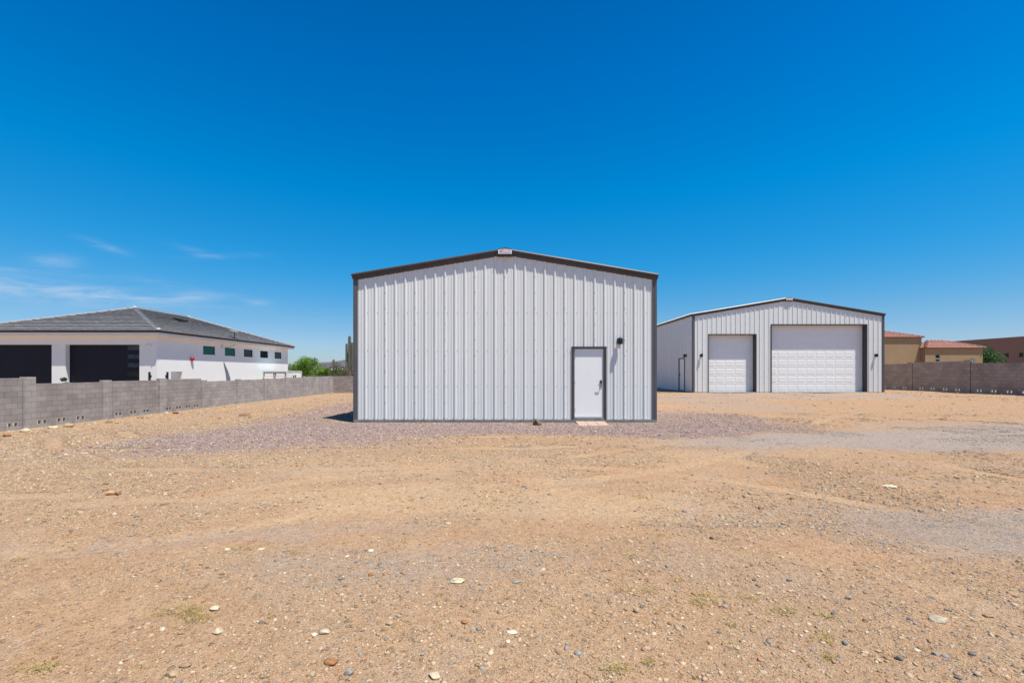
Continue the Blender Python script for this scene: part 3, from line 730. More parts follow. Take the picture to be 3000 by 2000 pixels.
def person_door(parent, fn, x0, x1, z0, z1, ajar=False):
    """leaf between x0..x1, z0..z1; frame and drip cap around it"""
    r = -0.022
    lf = MB(); lf.box(x0+0.004, x1-0.004, r-0.045, r, z0+0.006, z1-0.006, 0, fn); door = lf.build('door', M['door'], parent)
    fr = MB()
    fr.box(x0-0.030, x0, -0.10, 0.012, z0-0.02, z1+0.03, 0, fn); fr.box(x1, x1+0.030, -0.10, 0.012, z0-0.02, z1+0.03, 0, fn)
    fr.box(x0, x1, -0.10, 0.012, z1, z1+0.03, 0, fn)
    fr.build('door_frame', M['frame_grey'], door)
    tr = MB()
    tr.box(x0-0.088, x0-0.0302, -0.02, 0.040, z0-0.09, z1+0.046, 0, fn); tr.box(x1+0.0302, x1+0.088, -0.02, 0.040, z0-0.09, z1+0.046, 0, fn)
    tr.box(x0-0.0302, x1+0.0302, -0.02, 0.0385, z1+0.0302, z1+0.046, 0, fn)
    tr.box(x0-0.098, x1+0.098, 0.0, 0.048, z1+0.0462, z1+0.066, 0, fn)
    tr.build('door_trim', M['trim'], door)
    sl = MB(); sl.box(x0-0.029, x1+0.029, -0.10, 0.028, z0-0.14, z0-0.0285, 0, fn); sl.build('door_sill', M['concrete'], door)
    th = MB(); th.box(x0, x1, -0.06, 0.03, z0-0.028, z0-0.002, 0, fn); th.build('threshold', M['screw'], door)
    hd = MB()
    hx = x1-0.075
    hd.box(hx-0.031, hx+0.031, r, r+0.022, z0+0.93, z0+1.135, 0, fn)
    hd.box(hx-0.022, hx+0.022, r+0.022, r+0.030, z0+1.03, z0+1.12, 1, fn)
    hd.tube([fn(hx, r+0.02, z0+0.99), fn(hx, r+0.062, z0+0.99)], 0.012, 8, 0)
    hd.tube([fn(hx+0.005, r+0.062, z0+0.99), fn(hx-0.05, r+0.066, z0+0.99), fn(hx-0.115, r+0.058, z0+0.988)], [0.011, 0.010, 0.009], 8, 0)
    hd.build('door_handle', [M['steel'], M['black']], door)
    for z in (z0+0.22, z0+1.05, z0+1.83):
        h = MB(); h.tube([fn(x0+0.004, r+0.008, z-0.055), fn(x0+0.004, r+0.008, z+0.055)], 0.011, 8); h.build('hinge', M['steel'], door)
    return door

def text_mesh(txt, size, mat, name, parent, place, xs=1.0, bold=0.0):
    cu = bpy.data.curves.new('t', 'FONT'); cu.body = txt; cu.size = size; cu.align_x = 'CENTER'; cu.align_y = 'CENTER'
    cu.extrude = 0.0008; cu.offset = bold
    to = bpy.data.objects.new('t', cu); COL.objects.link(to)
    dg = bpy.context.evaluated_depsgraph_get(); me = bpy.data.meshes.new_from_object(to.evaluated_get(dg))
    bpy.data.objects.remove(to); bpy.data.curves.remove(cu)
    o3 = origin_of(parent)
    for v in me.vertices:
        p = Vector(place(v.co.x*xs, v.co.y, v.co.z)) - o3; v.co = p
    me.materials.clear(); me.materials.append(mat)
    me.name = name
    o = bpy.data.objects.new(name, me); COL.objects.link(o); o.parent = parent
    return o

def sectional_door(parent, X0, X1, z0, z1, Yd, cols, rows):
    """raised panel overhead door: base slab plus bevelled raised fields"""
    mb = MB(); mb.box(X0, X1, Yd, Yd+0.05, z0, z1)
    sh = (z1-z0)/rows; cw = (X1-X0)/cols
    for r in range(rows):
        zb = z0+r*sh
        # section lips: a narrow strip proud along each section's lower edge
        for c in range(cols):
            xa, xb = X0+c*cw+cw*0.105, X0+(c+1)*cw-cw*0.105
            za, zt = zb+sh*0.20, zb+sh*0.80
            e, d, g = 0.022, 0.009, 0.006
            ring = [(xa, za), (xb, za), (xb, zt), (xa, zt)]
            ins = [(xa+e, za+e), (xb-e, za+e), (xb-e, zt-e), (xa+e, zt-e)]
            in2 = [(xa+2.6*e, za+2.6*e), (xb-2.6*e, za+2.6*e), (xb-2.6*e, zt-2.6*e), (xa+2.6*e, zt-2.6*e)]
            R0 = [(x, Yd-0.0005, z) for x, z in ring]; R1 = [(x, Yd-d, z) for x, z in ins]; R2 = [(x, Yd-g, z) for x, z in in2]
            for i in range(4):
                j = (i+1) % 4
                mb.poly([R0[i], R0[j], R1[j], R1[i]]); mb.poly([R1[i], R1[j], R2[j], R2[i]])
            mb.poly(R2)
        if r > 0:
            mb.box(X0+0.002, X1-0.002, Yd-0.006, Yd+0.002, zb+0.004, zb+0.022)
    return mb.build('garage_door', M['garage'], parent, fix=False)

def make_shed(cx, y0, W, depth, zb, zr, zslab, label, door=None, garage=(), lamps=(), side_door=None, side_lamp=None, screws=True, group=None):
    root = empty('metal_shed', (cx, y0, zslab), label, 'shed', group)
    x0, x1 = cx-W/2, cx+W/2; yb = y0+depth
    roof = lambda x: zr-abs(x-cx)/6.0
    ze = roof(x0)
    front = lambda x, d, z: (x, y0-d, z)
    back = lambda x, d, z: (x, yb+d, z)
    lside = lambda y, d, z: (x0-d, y, z)
    rside = lambda y, d, z: (x1+d, y, z)
    ops = []
    if door: ops.append((door[0]-0.088, door[1]+0.088, door[3]+0.05))
    for g in garage: ops.append((g[0], g[1], g[2]))
    # front wall with its screws
    mb = MB(); ribbed_wall(mb, x0+0.02, x1-0.02, cx, zb, lambda x: roof(x)-0.10, ops, front)
    if screws:
        nk = int(W/2/RIB)
        def hole(x, z):
            return any(a-0.05 < x < b+0.05 and z < t+0.05 for a, b, t in ops)
        for k in range(-nk, nk+1):
            r = cx+k*RIB
            rows = [(r+0.062, zb+q) for q in (1.03, 2.11, 3.27)] + [(r+0.058, zb+0.045), (r-0.058, zb+0.045)]
            if k % 3 == 0:
                z = zb+0.045
                while z < roof(r)-0.35: rows.append((r, z)); z += 0.48
            for (x, z) in rows:
                if x < x0+0.1 or x > x1-0.1 or z > roof(x)-0.3 or hole(x, z): continue
                d = 0.033 if abs(x-r) < 1e-6 else 0.0
                mb.tube([front(x, d-0.002, z), front(x, d+0.006, z), front(x, d+0.010, z)], [0.013, 0.013, 0.008], 6, 1)
    mb.build('front_wall', [M['panel'], M['screw']], root, fix=False)
    # side and back walls
    mb = MB(); so = []
    if side_door: so.append((side_door[0]-0.088, side_door[1]+0.088, side_door[3]+0.05))
    ribbed_wall(mb, y0+0.02, yb-0.02, y0+0.22, zb, lambda y: ze-0.06, so, lside)
    mb.build('side_wall', M['panel'], root, fix=False)
    mb = MB(); ribbed_wall(mb, y0+0.02, yb-0.02, y0+0.22, zb, lambda y: ze-0.06, [], rside); mb.build('side_wall', M['panel'], root, fix=False)
    mb = MB(); ribbed_wall(mb, x0+0.02, x1-0.02, cx, zb, lambda x: roof(x)-0.10, [], back); mb.build('back_wall', M['panel'], root, fix=False)
    # slab
    mb = MB(); mb.box(x0-0.03, x1+0.03, y0-0.045, yb+0.045, zslab-0.25, zb-0.003)
    mb.build('slab', M['concrete'], root)
    # roof sheets, ribs running down the slope
    mb = MB(); prof, _, _ = rib_profile(y0-0.03, yb+0.03, y0+0.22)
    for sgn in (-1, 1):
        xe = cx+sgn*(W/2+0.14)
        for (ya, da), (yc, dc) in zip(prof[:-1], prof[1:]):
            mb.poly([(cx, ya, zr-0.004+da), (cx, yc, zr-0.004+dc), (xe, yc, roof(xe)-0.004+dc), (xe, ya, roof(xe)-0.004+da)])
        # underside so the sheet ends have body
        mb.poly([(cx, y0, zr-0.02), (cx, yb, zr-0.02), (xe, yb, roof(xe)-0.02), (xe, y0, roof(xe)-0.02)])
    mb.build('roof', M['roofmetal'], root, fix=False)
    # rake trims front and back
    for yy, sg in ((y0, -1), (yb, 1)):
        for sgn in (-1, 1):
            mb = MB()
            xe = cx+sgn*(W/2)
            mb.extrude(RAKE, 0, 0, 0, lambda d, v: (xe+sgn*(0.6*d+0.012), yy+sg*d, roof(xe+sgn*(0.6*d))+v+0.002), lambda d, v: (cx+sgn*0.215, yy+sg*d, roof(cx+0.215)+v+0.002))
            mb.build('rake_trim', M['trim'], root, fix=True)
    # eave trims along the sides
    for sgn in (-1, 1):
        xe = cx+sgn*W/2; mb = MB()
        mb.extrude([(0, -0.02), (0.075, -0.028), (0.085, -0.06), (0.06, -0.14), (0.04, -0.17), (0, -0.17)], 0, 0, 0, lambda d, v: (xe+sgn*d, y0-0.002, ze+v), lambda d, v: (xe+sgn*d, yb+0.002, ze+v))
        mb.build('eave_trim', M['trim'], root)
    # ridge block and maker's sign
    pz = roof(cx+0.215)
    for yy, sg in ((y0, -1), (yb, 1)):
        mb = MB()
        A = [(cx-0.213, pz+0.004), (cx, zr+0.012), (cx+0.213, pz+0.004), (cx+0.213, pz-0.215), (cx-0.213, pz-0.215)]
        P0 = [(x, yy, z) for x, z in A]; P1 = [(x, yy+sg*0.122, z) for x, z in A]
        mb.poly(P1); mb.poly(P0)
        for i in range(5): mb.poly([P0[i], P0[(i+1) % 5], P1[(i+1) % 5], P1[i]])
        mb.build('ridge_cap', M['trim'], root)
    ys = y0-0.1255
    def penta(mbx, w, zlo, zhi, pk, y, m):
        mbx.poly([(cx-w, y, zlo), (cx+w, y, zlo), (cx+w, y, zhi), (cx, y, zhi+pk), (cx-w, y, zhi)], m)
    mb = MB(); zc = pz-0.078
    A = [(cx-0.205, zc-0.07), (cx+0.205, zc-0.07), (cx+0.205, zc+0.058), (cx, zc+0.078), (cx-0.205, zc+0.058)]
    P0 = [(x, ys, z) for x, z in A]; P1 = [(x, ys-0.012, z) for x, z in A]
    mb.poly(P1); mb.poly(P0)
    for i in range(5): mb.poly([P0[i], P0[(i+1) % 5], P1[(i+1) % 5], P1[i]])
    sign = mb.build('ridge_sign', M['sign_white'], root)
    mb = MB()   # thin grey keyline
    yk = ys-0.0138; t = 0.006
    ou = [(cx-0.178, zc-0.052), (cx+0.178, zc-0.052), (cx+0.178, zc+0.043), (cx, zc+0.060), (cx-0.178, zc+0.043)]
    inn = [(cx-0.178+t, zc-0.052+t), (cx+0.178-t, zc-0.052+t), (cx+0.178-t, zc+0.043-t), (cx, zc+0.060-t), (cx-0.178+t, zc+0.043-t)]
    for i in range(5):
        j = (i+1) % 5
        mb.poly([(ou[i][0], yk, ou[i][1]), (ou[j][0], yk, ou[j][1]), (inn[j][0], yk, inn[j][1]), (inn[i][0], yk, inn[i][1])])
    mb.build('sign_border', M['sign_grey'], sign, fix=False)
    text_mesh('METALLIC', 0.098, M['sign_red'], 'sign_lettering', sign, lambda x, y, z: (cx+x, ys-0.0132-z, zc-0.004+y), 0.72, 0.0008)
    # corner trims
    for sgn in (-1, 1):
        xe = cx+sgn*W/2
        for yy, sg in ((y0, -1), (yb, 1)):
            mb = MB()
            pf = [(0.012, 0.0), (0.012, 0.044), (-0.055, 0.044), (-0.066, 0.036), (-0.118, 0.036), (-0.118, 0.0)]
            pf2 = [(a, d) for a, d in pf]
            top = roof(xe)-0.17
            mb.extrude(pf2, 0, 0, 0, lambda a, d: (xe+sgn*(a+0.028), yy+sg*d, zb-0.012), lambda a, d: (xe+sgn*(a+0.028), yy+sg*d, top))
            # leg along the side wall
            pf3 = [(0.0, 0.036), (0.118, 0.036), (0.118, 0.0), (0.0, 0.0)]
            mb.extrude(pf3, 0, 0, 0, lambda a, d: (xe+sgn*d*1.1, yy-sg*a, zb-0.012), lambda a, d: (xe+sgn*d*1.1, yy-sg*a, top))
            mb.build('corner_trim', M['trim_grey'] , root)
    if door: person_door(root, front, *door)
    if side_door: person_door(root, lside, *side_door)
    for (x, z) in lamps: wall_lamp(root, front, x, z, 1.15)
    if side_lamp: wall_lamp(root, lside, side_lamp[0], side_lamp[1], 1.15)
    for (gx0, gx1, gt, cols, rows) in garage:
        rec = 0.33
        gd = sectional_door(root, gx0-0.02, gx1+0.02, zb-0.01, gt+0.02, y0+rec, cols, rows)
        mb = MB()
        mb.box(gx0-0.02, gx0+0.03, y0-0.042, y0+rec+0.06, zb-0.01, gt+0.0)
        mb.box(gx1-0.03, gx1+0.02, y0-0.042, y0+rec+0.06, zb-0.01, gt+0.0)
        mb.box(gx0-0.02, gx1+0.02, y0-0.042, y0+rec+0.06, gt+0.0005, gt+0.05)
        mb.build('door_jamb', M['trim'], gd)
        mb = MB(); mb.box(gx0-0.1, gx1+0.1, y0-0.30, y0+rec-0.01, zb-0.2, zb+0.002); mb.build('door_apron', M['concrete'], gd)
    return root

X_1 = lambda px: (px-HX)/95.7
make_shed(-0.212, 13.93, 9.19, 12.0, 0.055, 5.27, 0.0,
          'nearer white metal shed with a single walk door and no garage doors',
          door=(1.918, 2.80, 0.126, 2.215), lamps=[(3.28, 2.45)], group='white ribbed metal sheds')
make_shed(17.75, 29.24, 12.22, 14.0, 0.225, 6.29, 0.12,
          'farther white metal shed with two white garage doors',
          garage=[(12.60, 15.68, 3.90, 5, 7), (16.64, 22.79, 4.53, 10, 8)], lamps=[(12.14, 2.58), (23.33, 2.58)],
          side_door=(30.72, 31.64, 0.28, 2.40), side_lamp=(30.36, 2.60), group='white ribbed metal sheds')

# pavers at the walk door
for k, (dx, lab) in enumerate(((0.0, 'left paver slab before the walk door of the nearer shed'), (0.297, 'middle paver slab before the walk door of the nearer shed'), (0.594, 'right paver slab before the walk door of the nearer shed'))):
    mb = MB(); xa = 1.93+dx
    z0 = gh(xa+0.15, 13.4)
    sk = lambda x, y, z: (x, y, z + (13.86-y)*-0.06)
    yf = 13.06+0.02*k
    mb.box(xa, xa+0.288, yf, 13.84, z0-0.03, z0+0.055, 0, sk)
    o = mb.build('paver', M['paver']); tag(o, lab, 'paver', 'pavers at the walk door')
    bv = o.modifiers.new('bevel', 'BEVEL'); bv.width = 0.006; bv.segments = 2

# ------------------------------------------------------------------ block walls
def block_wall(root, joints, tops, base, drains, thick=0.10, course=0.203, mat='block', mats_alt=None, pil_extra=None, pil_mat='block_light', pil_skip=()):
    """local X along the wall, +Y is the face towards the lot, Z up; joints = panel boundaries"""
    def part(mb, name, m): 
        o = mb.build(name, m); o.parent = root; return o
    for i in range(len(joints)-1):
        a, b = joints[i], joints[i+1]; top = tops[i]
        pa = a+0.41 if i not in pil_skip else a+0.0
        zb = base-0.25; zc = base+0.09
        mb = MB()
        ds = [d for d in drains if pa+0.22 < d < b-0.22]
        mb.box(pa, b-0.012, -thick/2, thick/2, zc+0.2, top)
        segs = []; x = pa
        for d in sorted(ds): segs.append((x, d-0.203)); x = d+0.203
        segs.append((x, b-0.012))
        for (s0, s1) in segs:
            if s1-s0 > 0.01: mb.box(s0, s1, -thick/2, thick/2, zb, zc+0.2)
        m = M[mats_alt[i]] if mats_alt and mats_alt[i] else M[mat]
        panel = part(mb, 'panel', m)
        for d in ds:
            q = MB()
            q.box(d-0.203, d+0.203, -thick/2, thick/2, zb, zc+0.035)
            q.box(d-0.203, d+0.203, -thick/2, thick/2, zc+0.165, zc+0.2)
            for (u0, u1) in ((-0.203, -0.165), (-0.035, 0.035), (0.165, 0.203)):
                q.box(d+u0, d+u1, -thick/2, thick/2, zc+0.035, zc+0.165)
            o = q.build('drain_block', M['block_face']); o.parent = panel
        if i not in pil_skip:
            ex = pil_extra[i] if pil_extra else 0.05
            mb = MB(); mb.box(a+0.012, a+0.408, -thick/2-0.06, thick/2+0.02, base-0.25, top+ex)
            part(mb, 'pilaster', M[pil_mat])
        mb = MB(); mb.box(a-0.0118, a+0.0118, -thick/2+0.02, thick/2-0.012, base-0.25, top-0.01); part(mb, 'control_joint', M['joint'])

def wall_root(name, loc, rz, label):
    o = bpy.data.objects.new(name, None); o.location = loc; o.rotation_euler = (0, 0, rz); COL.objects.link(o)
    return tag(o, label, 'wall', 'grey concrete block walls round the lot')

# left wall: local X = world Y, face (+Y local) must look to world +X -> rotate so that local x -> +Y world, local y -> -X world; use mirrored face
LJ = [0.62, 3.78, 6.94, 10.1, 13.25, 16.41, 19.59, 22.73, 25.86, 29.16, 32.37, 35.38, 38.38, 41.57, 45.08]
LT = [1.29, 1.29, 1.29, 1.29, 1.29, 1.075, 1.105, 1.14, 0.975, 1.0, 1.03, 1.06, 1.12, 1.12]
PX = [0.06, 0.06, 0.06, 0.06, 0.06, 0.255, 0.05, 0.05, 0.075, 0.055, 0.02, 0.01, 0.03, 0.01]
wl = wall_root('block_wall', (-17.65-0.05, 0, 0), math.radians(90), 'long grey block wall on the left, receding beside the white house')
ldr = [10.9, 11.7, 12.5, 14.4, 15.2, 16.08, 17.08, 17.80, 20.4, 21.2, 21.9, 22.6, 23.4, 24.08, 24.8, 25.5]
ldr = [16.07, 17.08, 17.82, 18.6, 20.4, 21.2, 21.95, 23.4, 24.1, 24.8, 25.45, 14.5, 15.27, 11.2, 12.0]
MA = [None, None, None, None, None, None, None, None, 'block_light', 'block_light', 'block_light', 'block_light', 'block_light', 'block_light']
block_wall(wl, LJ, LT, -0.55, ldr, mats_alt=MA, pil_extra=PX)
# rear wall
wb = wall_root('block_wall', (0, 45.03, 0), 0, 'brownish grey block wall closing the back of the lot, beyond the nearer shed')
RJ = [-17.70 + 3.5*k for k in range(14)]
block_wall(wb, RJ, [1.12]*4+[1.3]*3+[1.7]*6, -0.35, [], mat='block_brown', pil_mat='block_brown', pil_extra=[0.02]*13, pil_skip=(0,))
# right wall: faces -X
wr = wall_root('block_wall', (28.6+0.05, 0, 0), math.radians(90), 'shaded grey block wall on the right, in front of the tan house')
RJ = [3.9, 8.0, 12.1, 16.2, 20.3, 24.3, 28.38, 32.5, 36.6, 40.7, 44.8]
RT = [2.06, 2.06, 2.06, 2.06, 2.06, 2.06, 2.20, 2.11, 2.11, 2.11]
rdr = [18.0, 18.85, 21.6, 22.5, 25.4, 26.2, 27.05, 27.9, 29.25, 30.1, 31.0, 31.85, 33.2, 34.1, 35.0, 35.85, 38, 39]
# pilaster stands on the near side of each joint here
block_wall(wr, RJ, RT, 0.185, rdr, mat='block_brown', pil_mat='block_brown', pil_extra=[0.07, 0.07, 0.07, 0.07, 0.07, 0.07, 0.075, 0.10, 0.05, 0.05])

# ------------------------------------------------------------------ white house
hw = empty('white_house', (-31.65, 41, -0.55), 'white stucco house with grey tiled hip roof and two dark garage doors', 'house')
HX0, HX1, HY0, HY1 = -38.55, -24.73, 31.70, 50.2
FLR, SOF = -0.55, 4.04
def wall_grid(mb, axis_v, lo, hi, z0, z1, holes, fn, m=0):
    xs = sorted({lo, hi, *[h[0] for h in holes], *[h[1] for h in holes]}); zs = sorted({z0, z1, *[h[2] for h in holes], *[h[3] for h in holes]})
    for xa, xb in zip(xs[:-1], xs[1:]):
        for za, zb in zip(zs[:-1], zs[1:]):
            mx, mz = (xa+xb)/2, (za+zb)/2
            if any(h[0] < mx < h[1] and h[2] < mz < h[3] for h in holes): continue
            mb.poly([fn(xa, 0, za), fn(xb, 0, za), fn(xb, 0, zb), fn(xa, 0, zb)], m)
    for (xa, xb, za, zb, dp) in holes:      # reveals
        mb.poly([fn(xa, 0, za), fn(xa, dp, za), fn(xa, dp, zb), fn(xa, 0, zb)], m); mb.poly([fn(xb, 0, za), fn(xb, dp, za), fn(xb, dp, zb), fn(xb, 0, zb)], m)
        mb.poly([fn(xa, 0, zb), fn(xa, dp, zb), fn(xb, dp, zb), fn(xb, 0, zb)], m); mb.poly([fn(xa, 0, za), fn(xa, dp, za), fn(xb, dp, za), fn(xb, 0, za)], m)
ffront = lambda x, d, z: (x, HY0+d, z)
fside = lambda y, d, z: (HX1-d, y, z)
mb = MB()
gar = [(-31.10, -25.95, FLR+0.02, 3.43, 0.30), (-37.21, -32.06, FLR+0.02, 3.43, 0.30)]
wall_grid(mb, 0, HX0, HX1, FLR, SOF, gar, ffront)
wins = [(36.44, 37.92), (39.2, 40.68), (41.98, 43.42), (44.7, 46.15), (47.42, 48.83)]
zw0, zw1 = 2.93, 3.62
sid = [(a, b, zw0, zw1, 0.09) for a, b in wins] + [(33.0, 34.15, FLR+0.02, 1.55, 0.30)]
wall_grid(mb, 0, HY0, HY1, FLR, SOF, sid, fside)
mb.poly([(HX0, HY0, FLR), (HX0, HY1, FLR), (HX0, HY1, SOF), (HX0, HY0, SOF)])
mb.poly([(HX0, HY1, FLR), (HX1, HY1, FLR), (HX1, HY1, SOF), (HX0, HY1, SOF)])
mb.build('wall', M['stucco_white'], hw, fix=False)
for gi, (a, b, z0, z1, dp) in enumerate(gar):
    mb = MB(); n = 6; hh = (z1-z0)/n
    for k in range(n): mb.box(a-0.02, b+0.02, HY0+dp+(0.0 if k % 2 else 0.004), HY0+dp+0.05, z0+k*hh+0.004, z0+(k+1)*hh-0.004)
    mb.box(a-0.02, b+0.02, HY0+dp+0.02, HY0+dp+0.06, z0, z1+0.02)
    g = mb.build('garage_door', M['garage_dark'], hw)
    for k in range(4):
        zt = z1-0.07-k*0.61
        if gi: break
        q = MB(); q.box(b-1.06, b-0.03, HY0+dp-0.012, HY0+dp+0.004, zt-0.30, zt); q.build('door_window', M['glass_slate'] if k < 3 else M['glass_dark'], g)
for k, (a, b) in enumerate(wins):
    mb = MB(); e = 0.05
    for (u0, u1, v0, v1) in ((a, b, zw0, zw0+e), (a, b, zw1-e, zw1), (a, a+e, zw0+e, zw1-e), (b-e, b, zw0+e, zw1-e)):
        mb.box(u0+0.001, u1-0.001, 0.05, 0.088, v0+0.001, v1-0.001, 0, fside)
    w = mb.build('window', M['gutter'], hw)
    mb = MB(); mb.box(a+e, b-e, 0.070, 0.085, zw0+e, zw1-e, 0, fside)
    mb.build('pane', M['glass_teal'] if k < 2 else M['glass_dark'], w)
mb = MB(); mb.box(33.0, 34.15, 0.28, 0.32, FLR+0.02, 1.55, 0, fside); sd = mb.build('side_door', M['door'], hw)
mb = MB(); mb.tube([fside(34.02, 0.27, 0.45), fside(34.02, 0.22, 0.45), fside(33.9, 0.22, 0.45)], 0.014, 8); mb.build('door_handle', M['steel'], sd)
# eaves
EX0, EX1, EY0, EY1 = HX0-0.48, HX1+0.48, HY0-0.48, HY1+0.48
ZE = 4.33
mb = MB(); mb.box(EX0+0.03, EX1-0.03, EY0+0.03, EY1-0.03, SOF, 4.24); mb.build('fascia', M['fascia'], hw)
mb = MB()
for (a, b, c, d) in ((EX0-0.06, EX1+0.06, EY0-0.06, EY0+0.029), (EX0-0.06, EX1+0.06, EY1-0.029, EY1+0.06), (EX0-0.06, EX0+0.029, EY0+0.0295, EY1-0.0295), (EX1-0.029, EX1+0.06, EY0+0.0295, EY1-0.0295)):
    mb.box(a, b, c, d, 4.235, 4.335)
mb.build('gutter', M['gutter'], hw)
RZ = 6.83; RX = (EX0+EX1)/2; RYA, RYB = EY0+6.95, EY1-6.2
def tiled_slope(mb, A, B, C, D, n, step=0.05, wob=0):
    """flat tile courses from eave edge A-B up to ridge edge D-C, each course lapping the one below"""
    A, B, C, D = map(Vector, (A, B, C, D)); nrm = (B-A).cross(D-A).normalized()
    if nrm.z < 0: nrm = -nrm
    for i in range(n):
        t0, t1 = i/n, (i+1)/n
        l0, r0, l1, r1 = A.lerp(D, t0), B.lerp(C, t0), A.lerp(D, t1), B.lerp(C, t1)
        up = ((l1+r1)/2-(l0+r0)/2).normalized()*0.03
        e0 = nrm*step; e1 = nrm*0.004; ov = -up*1.2
        mb.poly([l0+e0+ov, r0+e0+ov, r1+e1, l1+e1])
        k = e0*0.80
        mb.poly([l0+e0+ov, r0+e0+ov, r0+k+ov*0.9, l0+k+ov*0.9])
        mb.poly([l0+k+ov*0.9, r0+k+ov*0.9, r0+nrm*0.002+up*1.6, l0+nrm*0.002+up*1.6])
mb = MB()
PA, PB = (RX, RYA, RZ), (RX, RYB, RZ)
tiled_slope(mb, (EX0, EY0, ZE), (EX1, EY0, ZE), PA, PA, 17, 0.10)
tiled_slope(mb, (EX1, EY0, ZE), (EX1, EY1, ZE), PB, PA, 18, 0.085)
tiled_slope(mb, (EX1, EY1, ZE), (EX0, EY1, ZE), PB, PB, 17, 0.06)
tiled_slope(mb, (EX0, EY1, ZE), (EX0, EY0, ZE), PA, PB, 18, 0.06)
roof = mb.build('roof', M['tile_grey'], hw, fix=False)
def cap_row(mb, P, Q, w=0.17, seg=0.40):
    P, Q = Vector(P), Vector(Q); n = int((Q-P).length/seg); t = (Q-P).normalized(); s = t.cross(Vector((0,0,1))).normalized(); u = s.cross(t)
    for i in range(n):
        a, b = P.lerp(Q, i/n), P.lerp(Q, (i+1.12)/n)
        ra, rb = 1.12, 0.86
        pa = [a + s*w*ra*math.cos(q) + u*(0.03+0.13*ra*math.sin(q)) for q in np.linspace(0, math.pi, 6)]
        pb = [b + s*w*rb*math.cos(q) + u*(0.01+0.12*rb*math.sin(q)) for q in np.linspace(0, math.pi, 6)]
        for k in range(5): mb.poly([pa[k], pa[k+1], pb[k+1], pb[k]])
        mb.poly(pa)
mb = MB()
cap_row(mb, (EX1, EY0, ZE), PA); cap_row(mb, (EX0, EY0, ZE), PA); cap_row(mb, (EX1, EY1, ZE), PB); cap_row(mb, (EX0, EY1, ZE), PB); cap_row(mb, PA, PB)
mb.build('ridge_tiles', M['cap_grey'], roof, fix=False)
def blob(mb, c, r, m=0, sq=0.7):
    bm = bmesh.new(); bmesh.ops.create_icosphere(bm, subdivisions=2, radius=1.0)
    for f in bm.faces: mb.poly([(c[0]+v.co.x*r, c[1]+v.co.y*r, c[2]+v.co.z*r*sq) for v in f.verts], m)
    bm.free()
for c, r in ((PA, 0.17), (PB, 0.13), ((EX1-0.02, EY0+0.02, ZE+0.03), 0.14)):
    mb = MB(); blob(mb, (c[0], c[1], c[2]+0.09), r); mb.build('ridge_mortar', M['mortar_white'], roof)
# roof vent (low dark hood on the side slope)
def on_side(y, t): return Vector((EX1 + (RX-EX1)*t, y, ZE + (RZ-ZE)*t + 0.05))
p = on_side(39.6, 0.62); mb = MB()
mb.poly([p+Vector((0.35, -0.45, -0.02)), p+Vector((0.35, 0.45, -0.02)), p+Vector((-0.35, 0.45, 0.22)), p+Vector((-0.35, -0.45, 0.22))])
mb.poly([p+Vector((0.36, -0.46, 0.10)), p+Vector((0.36, 0.46, 0.10)), p+Vector((-0.35, 0.46, 0.28)), p+Vector((-0.35, -0.46, 0.28))])
mb.poly([p+Vector((0.35, -0.45, -0.02)), p+Vector((0.35, 0.45, -0.02)), p+Vector((0.36, 0.46, 0.10)), p+Vector((0.36, -0.46, 0.10))])
mb.poly([p+Vector((0.35, -0.45, -0.02)), p+Vector((-0.35, -0.45, 0.22)), p+Vector((-0.35, -0.46, 0.28)), p+Vector((0.36, -0.46, 0.10))])
mb.build('roof_vent', M['gutter'], roof, fix=False)
# red alarm bell with its bracket
mb = MB(); by, bz = 35.1, 2.53
for k, (d, r) in enumerate(((0.03, 0.04), (0.10, 0.04))): pass
mb.tube([fside(by, -0.02, bz), fside(by, -0.10, bz), fside(by, -0.17, bz), fside(by, -0.22, bz), fside(by, -0.235, bz)], [0.14, 0.16, 0.13, 0.07, 0.01], 18)
bell = mb.build('alarm_bell', M['red'], hw)
mb = MB(); mb.tube([fside(by, 0.0, bz-0.02), fside(by, -0.05, bz-0.02)], 0.05, 10); mb.tube([fside(by, -0.03, bz-0.05), fside(by, -0.04, bz-0.26)], 0.015, 6); mb.build('bell_bracket', M['steel'], bell)
# front lamp beside the garage
mb = MB(); fx, fz = -25.28, 3.42
mb.tube([(fx, HY0, fz), (fx, HY0-0.05, fz)], 0.07, 10); mb.tube([(fx-0.02, HY0-0.04, fz), (fx-0.12, HY0-0.16, fz-0.05)], [0.05, 0.07], 10); mb.tube([(fx+0.02, HY0-0.04, fz), (fx+0.12, HY0-0.16, fz-0.05)], [0.05, 0.07], 10)
mb.build('flood_lamp', M['fascia'], hw)
# loose cable at the eave
mb = MB()
mb.tube([(HX1+0.03, 38.9, 3.92), (HX1+0.05, 38.6, 3.62), (HX1+0.04, 39.6, 3.64), (HX1+0.30, 40.2, 3.95)], 0.012, 6)
mb.build('eave_cable', M['black'], hw)
